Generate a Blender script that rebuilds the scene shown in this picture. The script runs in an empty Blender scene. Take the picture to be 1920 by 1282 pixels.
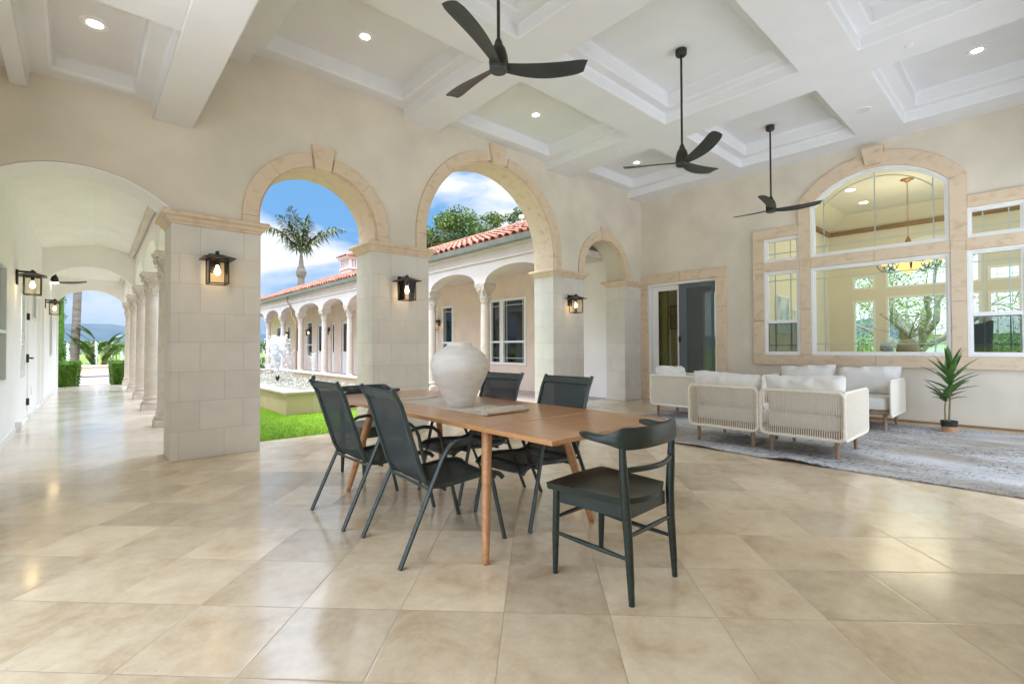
import bpy, bmesh, math, random
from mathutils import Vector, Matrix
from mathutils.geometry import tessellate_polygon
PI = math.pi
S = bpy.context.scene
COL = S.collection
random.seed(7)

# ------------------------------------------------------------------ camera
cd = bpy.data.cameras.new('camera')
cam = bpy.data.objects.new('camera', cd); COL.objects.link(cam)
cd.sensor_width = 36.0; cd.sensor_fit = 'HORIZONTAL'
cd.lens = 899.67 / 1920 * 36
cd.shift_y = -(641 - 637.18) / 1920
cd.clip_start = 0.05; cd.clip_end = 5000
yaw, pitch, roll = 0.73433, 0.013938, -0.004414
fw = Vector((math.sin(yaw) * math.cos(pitch), math.cos(yaw) * math.cos(pitch), math.sin(pitch)))
rt = Vector((math.cos(yaw), -math.sin(yaw), 0)); up = rt.cross(fw)
r2 = rt * math.cos(roll) + up * math.sin(roll); u2 = -rt * math.sin(roll) + up * math.cos(roll)
cam.matrix_world = Matrix(((r2.x, u2.x, -fw.x, 0), (r2.y, u2.y, -fw.y, 0), (r2.z, u2.z, -fw.z, 1.19), (0, 0, 0, 1)))
S.camera = cam

# ------------------------------------------------------------------ world, sun, exposure
SUN_EL, SUN_AZ = math.radians(73), math.radians(286)      # azimuth from +Y towards +X
W = bpy.data.worlds.new('World'); S.world = W; W.use_nodes = True
wn = W.node_tree.nodes; wl = W.node_tree.links; wn.clear()
wo = wn.new('ShaderNodeOutputWorld'); bg = wn.new('ShaderNodeBackground')
sky = wn.new('ShaderNodeTexSky'); sky.sky_type = 'NISHITA'; sky.sun_disc = False
sky.sun_elevation = SUN_EL; sky.sun_rotation = SUN_AZ; sky.air_density = 1.3; sky.ozone_density = 2.2; sky.dust_density = 0.3
tc = wn.new('ShaderNodeTexCoord'); mp = wn.new('ShaderNodeMapping'); mp.inputs['Scale'].default_value = (1.0, 1.0, 2.6)
mp.inputs['Location'].default_value = (0.35, 0.1, 0.12)
cn = wn.new('ShaderNodeTexNoise'); cn.inputs['Scale'].default_value = 3.1; cn.inputs['Detail'].default_value = 9; cn.inputs['Roughness'].default_value = 0.52; cn.inputs['Distortion'].default_value = 0.25
cr = wn.new('ShaderNodeValToRGB'); cr.color_ramp.elements[0].position = 0.425; cr.color_ramp.elements[1].position = 0.57
cr.color_ramp.elements[0].color = (0, 0, 0, 1); cr.color_ramp.elements[1].color = (0.92, 0.92, 0.92, 1)
mx = wn.new('ShaderNodeMix'); mx.data_type = 'RGBA'; mx.inputs['B'].default_value = (4.0, 4.12, 4.35, 1)
wl.new(tc.outputs['Generated'], mp.inputs['Vector']); wl.new(mp.outputs['Vector'], cn.inputs['Vector'])
wl.new(cn.outputs['Fac'], cr.inputs['Fac']); 
hz_sep = wn.new('ShaderNodeSeparateXYZ'); wl.new(tc.outputs['Generated'], hz_sep.inputs[0])
hz = wn.new('ShaderNodeMapRange'); hz.inputs['From Min'].default_value = 0.02; hz.inputs['From Max'].default_value = 0.14; hz.inputs['To Min'].default_value = 0.3; wl.new(hz_sep.outputs[2], hz.inputs['Value'])
hm = wn.new('ShaderNodeMath'); hm.operation = 'MULTIPLY'; wl.new(cr.outputs['Color'], hm.inputs[0]); wl.new(hz.outputs[0], hm.inputs[1]); wl.new(hm.outputs[0], mx.inputs['Factor'])
# bright overcast sheet overhead and to the south, added unseen as fill light; broken clouds and blue to the north
sx_ = wn.new('ShaderNodeSeparateXYZ'); wl.new(tc.outputs['Generated'], sx_.inputs[0])
m1 = wn.new('ShaderNodeMapRange'); m1.inputs['From Min'].default_value = 0.37; m1.inputs['From Max'].default_value = 0.60; wl.new(sx_.outputs[2], m1.inputs['Value'])
dt_ = wn.new('ShaderNodeVectorMath'); dt_.operation = 'DOT_PRODUCT'; wl.new(tc.outputs['Generated'], dt_.inputs[0]); dt_.inputs[1].default_value = (-math.sin(yaw), -math.cos(yaw), 0)
m2 = wn.new('ShaderNodeMapRange'); m2.inputs['From Min'].default_value = -0.15; m2.inputs['From Max'].default_value = 0.35; wl.new(dt_.outputs['Value'], m2.inputs['Value'])
tint = wn.new('ShaderNodeMix'); tint.data_type = 'RGBA'; tint.inputs['Factor'].default_value = 0.9; tint.inputs['B'].default_value = (0.62, 1.62, 3.1, 1)
wl.new(sky.outputs['Color'], tint.inputs['A']); wl.new(tint.outputs['Result'], mx.inputs['A'])
m5 = wn.new('ShaderNodeMapRange'); m5.inputs['From Min'].default_value = 0.78; m5.inputs['From Max'].default_value = 0.90; wl.new(sx_.outputs[0], m5.inputs['Value'])
ea = wn.new('ShaderNodeMix'); ea.data_type = 'RGBA'; ea.inputs['B'].default_value = (6.0, 6.6, 7.4, 1); wl.new(m5.outputs[0], ea.inputs['Factor']); wl.new(mx.outputs['Result'], ea.inputs['A'])
rr_ = wn.new('ShaderNodeMix'); rr_.data_type = 'RGBA'; rr_.inputs['B'].default_value = (6.8, 7.8, 9.8, 1); wl.new(m2.outputs[0], rr_.inputs['Factor'])
ov = wn.new('ShaderNodeMix'); ov.data_type = 'RGBA'; ov.inputs['B'].default_value = (15.6, 18.0, 22.6, 1); wl.new(m1.outputs[0], ov.inputs['Factor'])
wl.new(ea.outputs['Result'], rr_.inputs['A']); wl.new(rr_.outputs['Result'], ov.inputs['A']); wl.new(ov.outputs['Result'], bg.inputs['Color'])
bg.inputs['Strength'].default_value = 0.085
wl.new(bg.outputs['Background'], wo.inputs['Surface'])
sd = bpy.data.lights.new('sun', 'SUN'); sd.energy = 1.5; sd.angle = math.radians(16); sd.color = (1, 0.985, 0.96)
so = bpy.data.objects.new('sun', sd); COL.objects.link(so)
sv = Vector((math.sin(SUN_AZ) * math.cos(SUN_EL), math.cos(SUN_AZ) * math.cos(SUN_EL), math.sin(SUN_EL)))
so.rotation_euler = sv.to_track_quat('Z', 'Y').to_euler(); so.location = (-20, -5, 30)
S.view_settings.view_transform = 'Standard'; S.view_settings.look = 'None'; S.view_settings.gamma = 1
S.view_settings.exposure = 1.65
S.cycles.max_bounces = 14; S.cycles.diffuse_bounces = 8; S.cycles.glossy_bounces = 5; S.cycles.transmission_bounces = 8; S.cycles.transparent_max_bounces = 24
S.cycles.caustics_reflective = False; S.cycles.caustics_refractive = False
S.cycles.sample_clamp_indirect = 8
S.cycles.use_denoising = True

# ------------------------------------------------------------------ materials
MATS = {}
def nt(name):
    m = bpy.data.materials.new(name); m.use_nodes = True
    b = m.node_tree.nodes['Principled BSDF']
    MATS[name] = m
    return m, m.node_tree.nodes, m.node_tree.links, b
def mat(name, col, rough=0.6, metal=0.0, noise=0.0, nscale=8.0, bump=0.0, bscale=60.0, stretch=(1, 1, 1), col2=None, spec=0.5, coat=0.0, trans=0.0, alpha=1.0, detail=5.0, emit=None, estr=0.0, lo=0.35, hi=0.65):
    m, N, L, b = nt(name)
    b.inputs['Base Color'].default_value = (*col, 1)
    b.inputs['Roughness'].default_value = rough; b.inputs['Metallic'].default_value = metal
    b.inputs['Specular IOR Level'].default_value = spec; b.inputs['Coat Weight'].default_value = coat
    b.inputs['Transmission Weight'].default_value = trans; b.inputs['Alpha'].default_value = alpha
    if emit: b.inputs['Emission Color'].default_value = (*emit, 1); b.inputs['Emission Strength'].default_value = estr
    t = N.new('ShaderNodeTexCoord'); mpn = N.new('ShaderNodeMapping'); mpn.inputs['Scale'].default_value = stretch
    L.new(t.outputs['Object'], mpn.inputs['Vector'])
    if noise > 0 or col2:
        n = N.new('ShaderNodeTexNoise'); n.inputs['Scale'].default_value = nscale; n.inputs['Detail'].default_value = detail
        L.new(mpn.outputs['Vector'], n.inputs['Vector'])
        r = N.new('ShaderNodeValToRGB'); r.color_ramp.elements[0].position = lo; r.color_ramp.elements[1].position = hi
        c2 = col2 or tuple(min(1, c * (1 + noise)) for c in col); c1 = col if col2 else tuple(c * (1 - noise) for c in col)
        r.color_ramp.elements[0].color = (*c1, 1); r.color_ramp.elements[1].color = (*c2, 1)
        L.new(n.outputs['Fac'], r.inputs['Fac']); L.new(r.outputs['Color'], b.inputs['Base Color'])
    if bump > 0:
        n2 = N.new('ShaderNodeTexNoise'); n2.inputs['Scale'].default_value = bscale; n2.inputs['Detail'].default_value = 4
        L.new(mpn.outputs['Vector'], n2.inputs['Vector'])
        bp = N.new('ShaderNodeBump'); bp.inputs['Strength'].default_value = bump; bp.inputs['Distance'].default_value = 0.01
        L.new(n2.outputs['Fac'], bp.inputs['Height']); L.new(bp.outputs['Normal'], b.inputs['Normal'])
    return m

STUCCO = mat('beige stucco', (0.69, 0.63, 0.52), 0.85, noise=0.07, nscale=1.4, bump=0.22, bscale=16, spec=0.2, detail=9)
CREAM = mat('cream stucco', (0.90, 0.865, 0.835), 0.85, noise=0.03, nscale=2, bump=0.1, bscale=40, spec=0.2)
WHITEWALL = mat('white painted wall', (0.91, 0.90, 0.885), 0.7, noise=0.02, nscale=2, bump=0.06, bscale=40, spec=0.3)
CEIL = mat('white ceiling plaster', (0.79, 0.795, 0.80), 0.8, noise=0.015, nscale=3, bump=0.1, bscale=45, spec=0.2)
PINK = mat('pinkish stucco', (0.67, 0.59, 0.54), 0.85, noise=0.04, nscale=2, bump=0.1, bscale=40, spec=0.2)
TRIM = mat('carved beige stone', (0.70, 0.56, 0.405), 0.75, bump=0.12, bscale=30, col2=(0.585, 0.435, 0.285), nscale=7, stretch=(1, 1, 1.7), lo=0.52, hi=0.74, detail=6, spec=0.25)
COLSTONE = mat('cast stone', (0.63, 0.54, 0.465), 0.75, noise=0.07, nscale=6, bump=0.12, bscale=40, spec=0.25)
POOLSTONE = mat('pool wall stone', (0.66, 0.56, 0.37), 0.75, noise=0.12, nscale=3, bump=0.15, bscale=25, stretch=(1, 1, 0.4), spec=0.25)
RIMSTONE = mat('pool rim stone', (0.62, 0.525, 0.45), 0.7, noise=0.08, nscale=6, bump=0.1, bscale=30)
TAN = mat('tan stucco', (0.75, 0.615, 0.50), 0.85, noise=0.05, nscale=2, bump=0.1, bscale=40, spec=0.2)
WHITEFRAME = mat('white vinyl', (0.83, 0.83, 0.80), 0.4, noise=0.01, nscale=5)
DARKMETAL = mat('dark grey green metal', (0.036, 0.052, 0.047), 0.38, noise=0.12, nscale=20, spec=0.5)
DARKWOOD = mat('dark green stained wood', (0.015, 0.026, 0.020), 0.33, noise=0.25, nscale=9, stretch=(1, 1, 6), bump=0.05, bscale=80, spec=0.5)
BRONZE = mat('dark bronze', (0.034, 0.032, 0.024), 0.42, metal=0.35, noise=0.15, nscale=14)
BLADE = mat('matte charcoal blade', (0.035, 0.040, 0.040), 0.42, noise=0.1, nscale=10)
BLACK = mat('black metal', (0.012, 0.012, 0.012), 0.4, noise=0.1, nscale=20)
SLING = mat('charcoal sling mesh', (0.036, 0.050, 0.053), 0.7, noise=0.1, nscale=60, bump=0.25, bscale=400, spec=0.35, alpha=0.78)
ROPE = mat('cream rope', (0.78, 0.72, 0.60), 0.8, noise=0.06, nscale=40, bump=0.2, bscale=200)
CUSHION = mat('off white cushion fabric', (0.74, 0.72, 0.67), 0.9, noise=0.03, nscale=6, bump=0.15, bscale=250, spec=0.15)
LEGWOOD = mat('weathered teak', (0.30, 0.20, 0.125), 0.6, noise=0.2, nscale=14, stretch=(1, 1, 0.2), bump=0.1, bscale=60)
VASE = mat('rough white ceramic', (0.66, 0.62, 0.55), 0.8, noise=0.06, nscale=9, bump=0.18, bscale=22, stretch=(1, 1, 3.5), spec=0.25)
LINEN = mat('natural linen', (0.60, 0.54, 0.44), 0.9, noise=0.06, nscale=30, bump=0.3, bscale=300, spec=0.1)
GLASSBULB = mat('lamp glow', (1, 0.85, 0.6), 0.4, emit=(1.0, 0.72, 0.42), estr=3.6)
LEDM = mat('recessed lamp glow', (1, 1, 1), 0.4, emit=(1.0, 0.97, 0.90), estr=5.0)
SPEAK = mat('white speaker grille', (0.74, 0.74, 0.72), 0.7, bump=0.3, bscale=400)
TERRA = None
BARK = mat('grey brown bark', (0.26, 0.21, 0.16), 0.9, noise=0.25, nscale=6, bump=0.6, bscale=18, stretch=(1, 1, 0.3))
PALMBARK = mat('ringed palm bark', (0.21, 0.17, 0.135), 0.9, noise=0.25, nscale=3, bump=0.5, bscale=9, stretch=(0.4, 0.4, 4))
LEAF = mat('tree leaves', (0.075, 0.135, 0.025), 0.55, col2=(0.17, 0.24, 0.05), nscale=1.2, spec=0.3)
LEAFT = mat('mid green leaves', (0.05, 0.10, 0.02), 0.55, col2=(0.15, 0.23, 0.05), nscale=1.2, spec=0.3)
LEAFB = mat('bright spring leaves', (0.13, 0.22, 0.04), 0.55, col2=(0.28, 0.36, 0.10), nscale=1.0, spec=0.3)
HEDGE = mat('clipped hedge leaves', (0.055, 0.145, 0.010), 0.6, col2=(0.13, 0.26, 0.025), nscale=7, spec=0.3)
PALMLEAF = mat('palm leaflets', (0.06, 0.075, 0.035), 0.5, col2=(0.13, 0.15, 0.055), nscale=1.5, spec=0.4)
BOPLEAF = mat('broad glossy leaves', (0.035, 0.085, 0.02), 0.4, col2=(0.10, 0.18, 0.045), nscale=2.0, spec=0.5)
POTLEAF = mat('dracaena leaves', (0.035, 0.115, 0.018), 0.4, col2=(0.10, 0.22, 0.045), nscale=9, spec=0.5)
STEM = mat('green brown stem', (0.22, 0.17, 0.06), 0.7, noise=0.2, nscale=20)
GRASSB = mat('grass blades', (0.12, 0.25, 0.010), 0.6, col2=(0.26, 0.37, 0.035), nscale=3.5, spec=0.2)
LAWNM = mat('lawn soil and thatch', (0.12, 0.245, 0.012), 0.95, col2=(0.19, 0.33, 0.022), nscale=9, bump=0.8, bscale=120, spec=0.1)
FARGRASS = mat('meadow grass', (0.11, 0.17, 0.03), 0.95, col2=(0.20, 0.24, 0.06), nscale=0.35, bump=0.5, bscale=8, spec=0.1)
PAVE = mat('pale courtyard paving', (0.38, 0.31, 0.28), 0.7, noise=0.06, nscale=2, bump=0.08, bscale=30)
PAVE2 = mat('pinkish concrete paving', (0.25, 0.20, 0.185), 0.8, noise=0.08, nscale=2, bump=0.08, bscale=30)
GUTTER = mat('grey green gutter', (0.24, 0.26, 0.22), 0.4, metal=0.3, noise=0.08, nscale=8)
SPRAY = mat('white water spray', (0.74, 0.76, 0.78), 0.25, noise=0.02, nscale=30, spec=0.6)
YELLOW = mat('pale yellow wall paint', (0.75, 0.695, 0.56), 0.75, noise=0.02, nscale=2, bump=0.05, bscale=40, spec=0.25)
INCEIL = mat('interior ceiling paint', (0.76, 0.74, 0.70), 0.8, noise=0.015, nscale=2)
BROWN = mat('brown wood moulding', (0.27, 0.16, 0.075), 0.5, noise=0.15, nscale=9, stretch=(1, 0.1, 1))
INFLOOR = mat('interior wood floor', (0.36, 0.24, 0.14), 0.4, noise=0.2, nscale=3, stretch=(1, 6, 1))
ROOFGREY = mat('grey shingle roof', (0.30, 0.285, 0.27), 0.9, noise=0.2, nscale=12, stretch=(1, 1, 4))
SCREENM = mat('dark insect screen', (0.10, 0.115, 0.115), 0.6, alpha=0.62, noise=0.05, nscale=300)
GRIDM = mat('pale grey grid', (0.62, 0.67, 0.68), 0.5, noise=0.03, nscale=8)
GREYFR = mat('slate grey frame', (0.10, 0.125, 0.145), 0.45, noise=0.05, nscale=10)
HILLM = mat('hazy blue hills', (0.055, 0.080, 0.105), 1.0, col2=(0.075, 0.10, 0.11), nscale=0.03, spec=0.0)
POTB = mat('black plastic pot', (0.015, 0.02, 0.018), 0.45, noise=0.1, nscale=20)
POTT = mat('terracotta sleeve', (0.50, 0.27, 0.13), 0.8, noise=0.08, nscale=12)
SCONCE = mat('amber glass', (0.85, 0.55, 0.25), 0.4, noise=0.1, nscale=9, emit=(1.0, 0.55, 0.18), estr=0.55)
CAPM = mat('pale blue cotton', (0.50, 0.62, 0.64), 0.9, noise=0.04, nscale=30, bump=0.1, bscale=200)
CAPT = mat('slate blue thread', (0.12, 0.22, 0.27), 0.9, noise=0.04, nscale=30)
ARTA = mat('abstract blue print', (0.62, 0.66, 0.68), 0.5, col2=(0.22, 0.38, 0.46), nscale=2.2, detail=2, lo=0.42, hi=0.62)
ARTB = mat('abstract grey print', (0.48, 0.46, 0.38), 0.5, col2=(0.30, 0.27, 0.20), nscale=2.5, detail=3, lo=0.42, hi=0.62)
OLIVE = mat('olive drape', (0.22, 0.17, 0.045), 0.9, noise=0.15, nscale=8, stretch=(8, 8, 0.1))
INDGREY = mat('dark chair fabric', (0.13, 0.115, 0.10), 0.9, noise=0.1, nscale=10)

def glass(name, tint=(1, 1, 1), refl=1.0, mixb=0.10):
    m, N, L, b = nt(name)
    N.remove(b)
    o = N['Material Output']; tr = N.new('ShaderNodeBsdfTransparent'); gl = N.new('ShaderNodeBsdfGlossy')
    tr.inputs['Color'].default_value = (*tint, 1); gl.inputs['Roughness'].default_value = 0.02
    gl.inputs['Color'].default_value = (refl, refl, refl, 1)
    lw = N.new('ShaderNodeLayerWeight'); lw.inputs['Blend'].default_value = mixb
    ms = N.new('ShaderNodeMixShader'); L.new(lw.outputs['Fresnel'], ms.inputs['Fac'])
    L.new(tr.outputs['BSDF'], ms.inputs[1]); L.new(gl.outputs['BSDF'], ms.inputs[2]); L.new(ms.outputs['Shader'], o.inputs['Surface'])
    return m
GLASS = glass('clear window glass', (0.93, 0.97, 0.94), 1.0, 0.12)
DGLASS = glass('shaded window glass', (0.55, 0.62, 0.58), 1.0, 0.32)
LGLASS = glass('seeded lantern glass', (0.97, 0.95, 0.9), 1.0, 0.15)

def floor_mat(name='honed travertine tile', lift=0.0):
    m, N, L, b = nt(name)
    t = N.new('ShaderNodeTexCoord'); sx = N.new('ShaderNodeSeparateXYZ'); L.new(t.outputs['Object'], sx.inputs[0])
    def M(op, a, bb=None, c=None):
        n = N.new('ShaderNodeMath'); n.operation = op
        for i, v in enumerate((a, bb, c)):
            if v is None: continue
            if isinstance(v, (int, float)): n.inputs[i].default_value = v
            else: L.new(v, n.inputs[i])
        return n.outputs[0]
    T = 0.47; s2 = 1 / math.sqrt(2)
    p = M('DIVIDE', M('SUBTRACT', M('MULTIPLY', M('ADD', sx.outputs[0], sx.outputs[1]), s2), 1.695), T)
    q = M('DIVIDE', M('SUBTRACT', M('MULTIPLY', M('SUBTRACT', sx.outputs[0], sx.outputs[1]), s2), 0.318), T)
    fp, fq = M('FLOOR', p), M('FLOOR', q)
    ep = M('SUBTRACT', 0.5, M('ABSOLUTE', M('SUBTRACT', M('SUBTRACT', p, fp), 0.5)))
    eq = M('SUBTRACT', 0.5, M('ABSOLUTE', M('SUBTRACT', M('SUBTRACT', q, fq), 0.5)))
    e = M('MINIMUM', ep, eq)
    cv = N.new('ShaderNodeCombineXYZ'); L.new(fp, cv.inputs[0]); L.new(fq, cv.inputs[1])
    wnz = N.new('ShaderNodeTexWhiteNoise'); wnz.noise_dimensions = '3D'; L.new(cv.outputs[0], wnz.inputs['Vector'])
    # per tile offset of the stone pattern
    vm = N.new('ShaderNodeVectorMath'); vm.operation = 'MULTIPLY_ADD'; L.new(wnz.outputs['Color'], vm.inputs[0]); vm.inputs[1].default_value = (40, 40, 40); L.new(t.outputs['Object'], vm.inputs[2])
    n1 = N.new('ShaderNodeTexNoise'); n1.inputs['Scale'].default_value = 3.2; n1.inputs['Detail'].default_value = 8; n1.inputs['Roughness'].default_value = 0.66; n1.inputs['Distortion'].default_value = 0.35
    L.new(vm.outputs[0], n1.inputs['Vector'])
    r1 = N.new('ShaderNodeValToRGB'); E = r1.color_ramp.elements
    E[0].position = 0.30; E[0].color = (0.51, 0.375, 0.228, 1); E[1].position = 0.72; E[1].color = (0.73, 0.61, 0.43, 1)
    x = E.new(0.45); x.color = (0.62, 0.488, 0.322, 1); x = E.new(0.58); x.color = (0.68, 0.556, 0.382, 1)
    L.new(n1.outputs['Fac'], r1.inputs['Fac'])
    tone = M('MULTIPLY_ADD', wnz.outputs['Value'], 0.32, 0.82)
    mt = N.new('ShaderNodeMix'); mt.data_type = 'RGBA'; mt.blend_type = 'MULTIPLY'; mt.inputs['Factor'].default_value = 1
    cg = N.new('ShaderNodeCombineColor'); L.new(tone, cg.inputs[0]); L.new(tone, cg.inputs[1]); L.new(tone, cg.inputs[2])
    L.new(r1.outputs['Color'], mt.inputs['A']); L.new(cg.outputs[0], mt.inputs['B'])
    # small pits, pale fossils and hairline veins
    n2 = N.new('ShaderNodeTexNoise'); n2.inputs['Scale'].default_value = 55; n2.inputs['Detail'].default_value = 3; L.new(vm.outputs[0], n2.inputs['Vector'])
    pit = N.new('ShaderNodeValToRGB'); pit.color_ramp.elements[0].position = 0.68; pit.color_ramp.elements[1].position = 0.74; L.new(n2.outputs['Fac'], pit.inputs['Fac'])
    zone = N.new('ShaderNodeValToRGB'); zone.color_ramp.elements[0].position = 0.55; zone.color_ramp.elements[1].position = 0.7; L.new(n1.outputs['Fac'], zone.inputs['Fac'])
    pm = M('MULTIPLY', pit.outputs['Color'], zone.outputs['Color'])
    mf = N.new('ShaderNodeMix'); mf.data_type = 'RGBA'; L.new(M('MULTIPLY', pm, 0.25), mf.inputs['Factor']); L.new(mt.outputs['Result'], mf.inputs['A']); mf.inputs['B'].default_value = (0.80, 0.70, 0.55, 1)
    vv = N.new('ShaderNodeTexNoise'); vv.inputs['Scale'].default_value = 1.6; vv.inputs['Detail'].default_value = 6; vv.inputs['Distortion'].default_value = 1.2; L.new(vm.outputs[0], vv.inputs['Vector'])
    vein = M('SUBTRACT', 1.0, M('MINIMUM', M('MULTIPLY', M('ABSOLUTE', M('SUBTRACT', vv.outputs['Fac'], 0.5)), 380), 1.0))
    mv = N.new('ShaderNodeMix'); mv.data_type = 'RGBA'; L.new(M('MULTIPLY', M('MULTIPLY', vein, zone.outputs['Color']), 0.38), mv.inputs['Factor']); L.new(mf.outputs['Result'], mv.inputs['A']); mv.inputs['B'].default_value = (0.26, 0.17, 0.10, 1)
    n4 = N.new('ShaderNodeTexNoise'); n4.inputs['Scale'].default_value = 95; n4.inputs['Detail'].default_value = 4; n4.inputs['Roughness'].default_value = 0.7; L.new(vm.outputs[0], n4.inputs['Vector'])
    zone2 = N.new('ShaderNodeValToRGB'); zone2.color_ramp.elements[0].position = 0.5; zone2.color_ramp.elements[1].position = 0.62; L.new(vv.outputs['Fac'], zone2.inputs['Fac'])
    pk = N.new('ShaderNodeValToRGB'); pk.color_ramp.elements[0].position = 0.64; pk.color_ramp.elements[1].position = 0.70; L.new(n4.outputs['Fac'], pk.inputs['Fac'])
    mk = N.new('ShaderNodeMix'); mk.data_type = 'RGBA'; L.new(M('MULTIPLY', M('MULTIPLY', pk.outputs['Color'], zone2.outputs['Color']), 0.8), mk.inputs['Factor']); L.new(mv.outputs['Result'], mk.inputs['A']); mk.inputs['B'].default_value = (0.30, 0.205, 0.125, 1)
    n5 = N.new('ShaderNodeTexNoise'); n5.inputs['Scale'].default_value = 14; n5.inputs['Detail'].default_value = 9; n5.inputs['Roughness'].default_value = 0.72; L.new(vm.outputs[0], n5.inputs['Vector'])
    md_ = N.new('ShaderNodeMix'); md_.data_type = 'RGBA'; md_.blend_type = 'OVERLAY'; md_.inputs['Factor'].default_value = 0.28; L.new(mk.outputs['Result'], md_.inputs['A']); L.new(n5.outputs['Fac'], md_.inputs['B']); mv = md_
    grout = M('LESS_THAN', e, 0.0042)
    mg = N.new('ShaderNodeMix'); mg.data_type = 'RGBA'; L.new(M('MULTIPLY', grout, 0.62), mg.inputs['Factor']); L.new(mv.outputs['Result'], mg.inputs['A']); mg.inputs['B'].default_value = (0.22, 0.155, 0.10, 1)
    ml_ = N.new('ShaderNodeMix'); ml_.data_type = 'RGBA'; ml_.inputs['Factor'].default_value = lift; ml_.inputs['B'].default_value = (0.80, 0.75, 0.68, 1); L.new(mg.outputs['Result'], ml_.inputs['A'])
    L.new(ml_.outputs['Result'], b.inputs['Base Color'])
    n3 = N.new('ShaderNodeTexNoise'); n3.inputs['Scale'].default_value = 2.5; n3.inputs['Detail'].default_value = 6; L.new(t.outputs['Object'], n3.inputs['Vector'])
    rg = M('ADD', M('MULTIPLY_ADD', n3.outputs['Fac'], 0.13, 0.075), M('MULTIPLY', wnz.outputs['Value'], 0.04))
    L.new(M('ADD', rg, M('MULTIPLY', grout, 0.4)), b.inputs['Roughness'])
    b.inputs['Specular IOR Level'].default_value = 0.8
    # each tile lies a hair out of level
    sc = N.new('ShaderNodeVectorMath'); sc.operation = 'SUBTRACT'; L.new(wnz.outputs['Color'], sc.inputs[0]); sc.inputs[1].default_value = (0.5, 0.5, 0.5)
    sc2 = N.new('ShaderNodeVectorMath'); sc2.operation = 'SCALE'; L.new(sc.outputs[0], sc2.inputs[0]); sc2.inputs['Scale'].default_value = 0.010
    sep = N.new('ShaderNodeSeparateXYZ'); L.new(sc2.outputs[0], sep.inputs[0])
    cz = N.new('ShaderNodeCombineXYZ'); L.new(sep.outputs[0], cz.inputs[0]); L.new(sep.outputs[1], cz.inputs[1])
    geo = N.new('ShaderNodeNewGeometry'); ad = N.new('ShaderNodeVectorMath'); ad.operation = 'ADD'
    hgt = M('ADD', M('MULTIPLY', M('MINIMUM', M('MULTIPLY', e, 60), 1.0), 0.6), M('MULTIPLY', n3.outputs['Fac'], 0.5))
    bp = N.new('ShaderNodeBump'); bp.inputs['Strength'].default_value = 0.25; bp.inputs['Distance'].default_value = 0.003
    L.new(hgt, bp.inputs['Height']); L.new(bp.outputs['Normal'], ad.inputs[0]); L.new(cz.outputs[0], ad.inputs[1])
    L.new(ad.outputs[0], b.inputs['Normal'])
    return m
TILE = floor_mat()
TILELIT = floor_mat('brightened travertine tile', 0.38)  # same tile lifted paler, corridor brightness put into its colour

def block_mat(name, c1, c2, mortar, bw, bh, z0, mort=0.0035):
    m, N, L, b = nt(name)
    t = N.new('ShaderNodeTexCoord'); sx = N.new('ShaderNodeSeparateXYZ'); L.new(t.outputs['Object'], sx.inputs[0])
    a = N.new('ShaderNodeMath'); a.operation = 'ADD'; L.new(sx.outputs[0], a.inputs[0]); L.new(sx.outputs[1], a.inputs[1])
    zz = N.new('ShaderNodeMath'); zz.operation = 'SUBTRACT'; L.new(sx.outputs[2], zz.inputs[0]); zz.inputs[1].default_value = z0
    cv = N.new('ShaderNodeCombineXYZ'); L.new(a.outputs[0], cv.inputs[0]); L.new(zz.outputs[0], cv.inputs[1])
    br = N.new('ShaderNodeTexBrick'); br.inputs['Scale'].default_value = 1; br.inputs['Brick Width'].default_value = bw; br.inputs['Row Height'].default_value = bh
    br.inputs['Mortar Size'].default_value = mort; br.inputs['Mortar Smooth'].default_value = 0.3; br.offset = 0.45
    br.inputs['Color1'].default_value = (*c1, 1); br.inputs['Color2'].default_value = (*c2, 1); br.inputs['Mortar'].default_value = (*mortar, 1)
    L.new(cv.outputs[0], br.inputs['Vector'])
    n = N.new('ShaderNodeTexNoise'); n.inputs['Scale'].default_value = 5; n.inputs['Detail'].default_value = 7; L.new(t.outputs['Object'], n.inputs['Vector'])
    rr = N.new('ShaderNodeValToRGB'); rr.color_ramp.elements[0].color = (0.88, 0.87, 0.85, 1); rr.color_ramp.elements[1].color = (1.06, 1.05, 1.04, 1)
    L.new(n.outputs['Fac'], rr.inputs['Fac'])
    mx = N.new('ShaderNodeMix'); mx.data_type = 'RGBA'; mx.blend_type = 'MULTIPLY'; mx.inputs['Factor'].default_value = 1
    L.new(br.outputs['Color'], mx.inputs['A']); L.new(rr.outputs['Color'], mx.inputs['B']); L.new(mx.outputs['Result'], b.inputs['Base Color'])
    b.inputs['Roughness'].default_value = 0.7; b.inputs['Specular IOR Level'].default_value = 0.3
    hm = N.new('ShaderNodeMath'); hm.operation = 'MULTIPLY_ADD'; L.new(br.outputs['Fac'], hm.inputs[0]); hm.inputs[1].default_value = -1.2; L.new(n.outputs['Fac'], hm.inputs[2])
    bp = N.new('ShaderNodeBump'); bp.inputs['Strength'].default_value = 0.35; bp.inputs['Distance'].default_value = 0.006
    L.new(hm.outputs[0], bp.inputs['Height']); L.new(bp.outputs['Normal'], b.inputs['Normal'])
    return m
BLOCK = block_mat('limestone blocks', (0.71, 0.68, 0.61), (0.66, 0.625, 0.555), (0.55, 0.52, 0.46), 0.42, 0.315, -0.01)
POOLB = block_mat('pool stone slabs', (0.74, 0.59, 0.45), (0.68, 0.53, 0.39), (0.45, 0.36, 0.22), 0.62, 0.6, -0.1)

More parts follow.
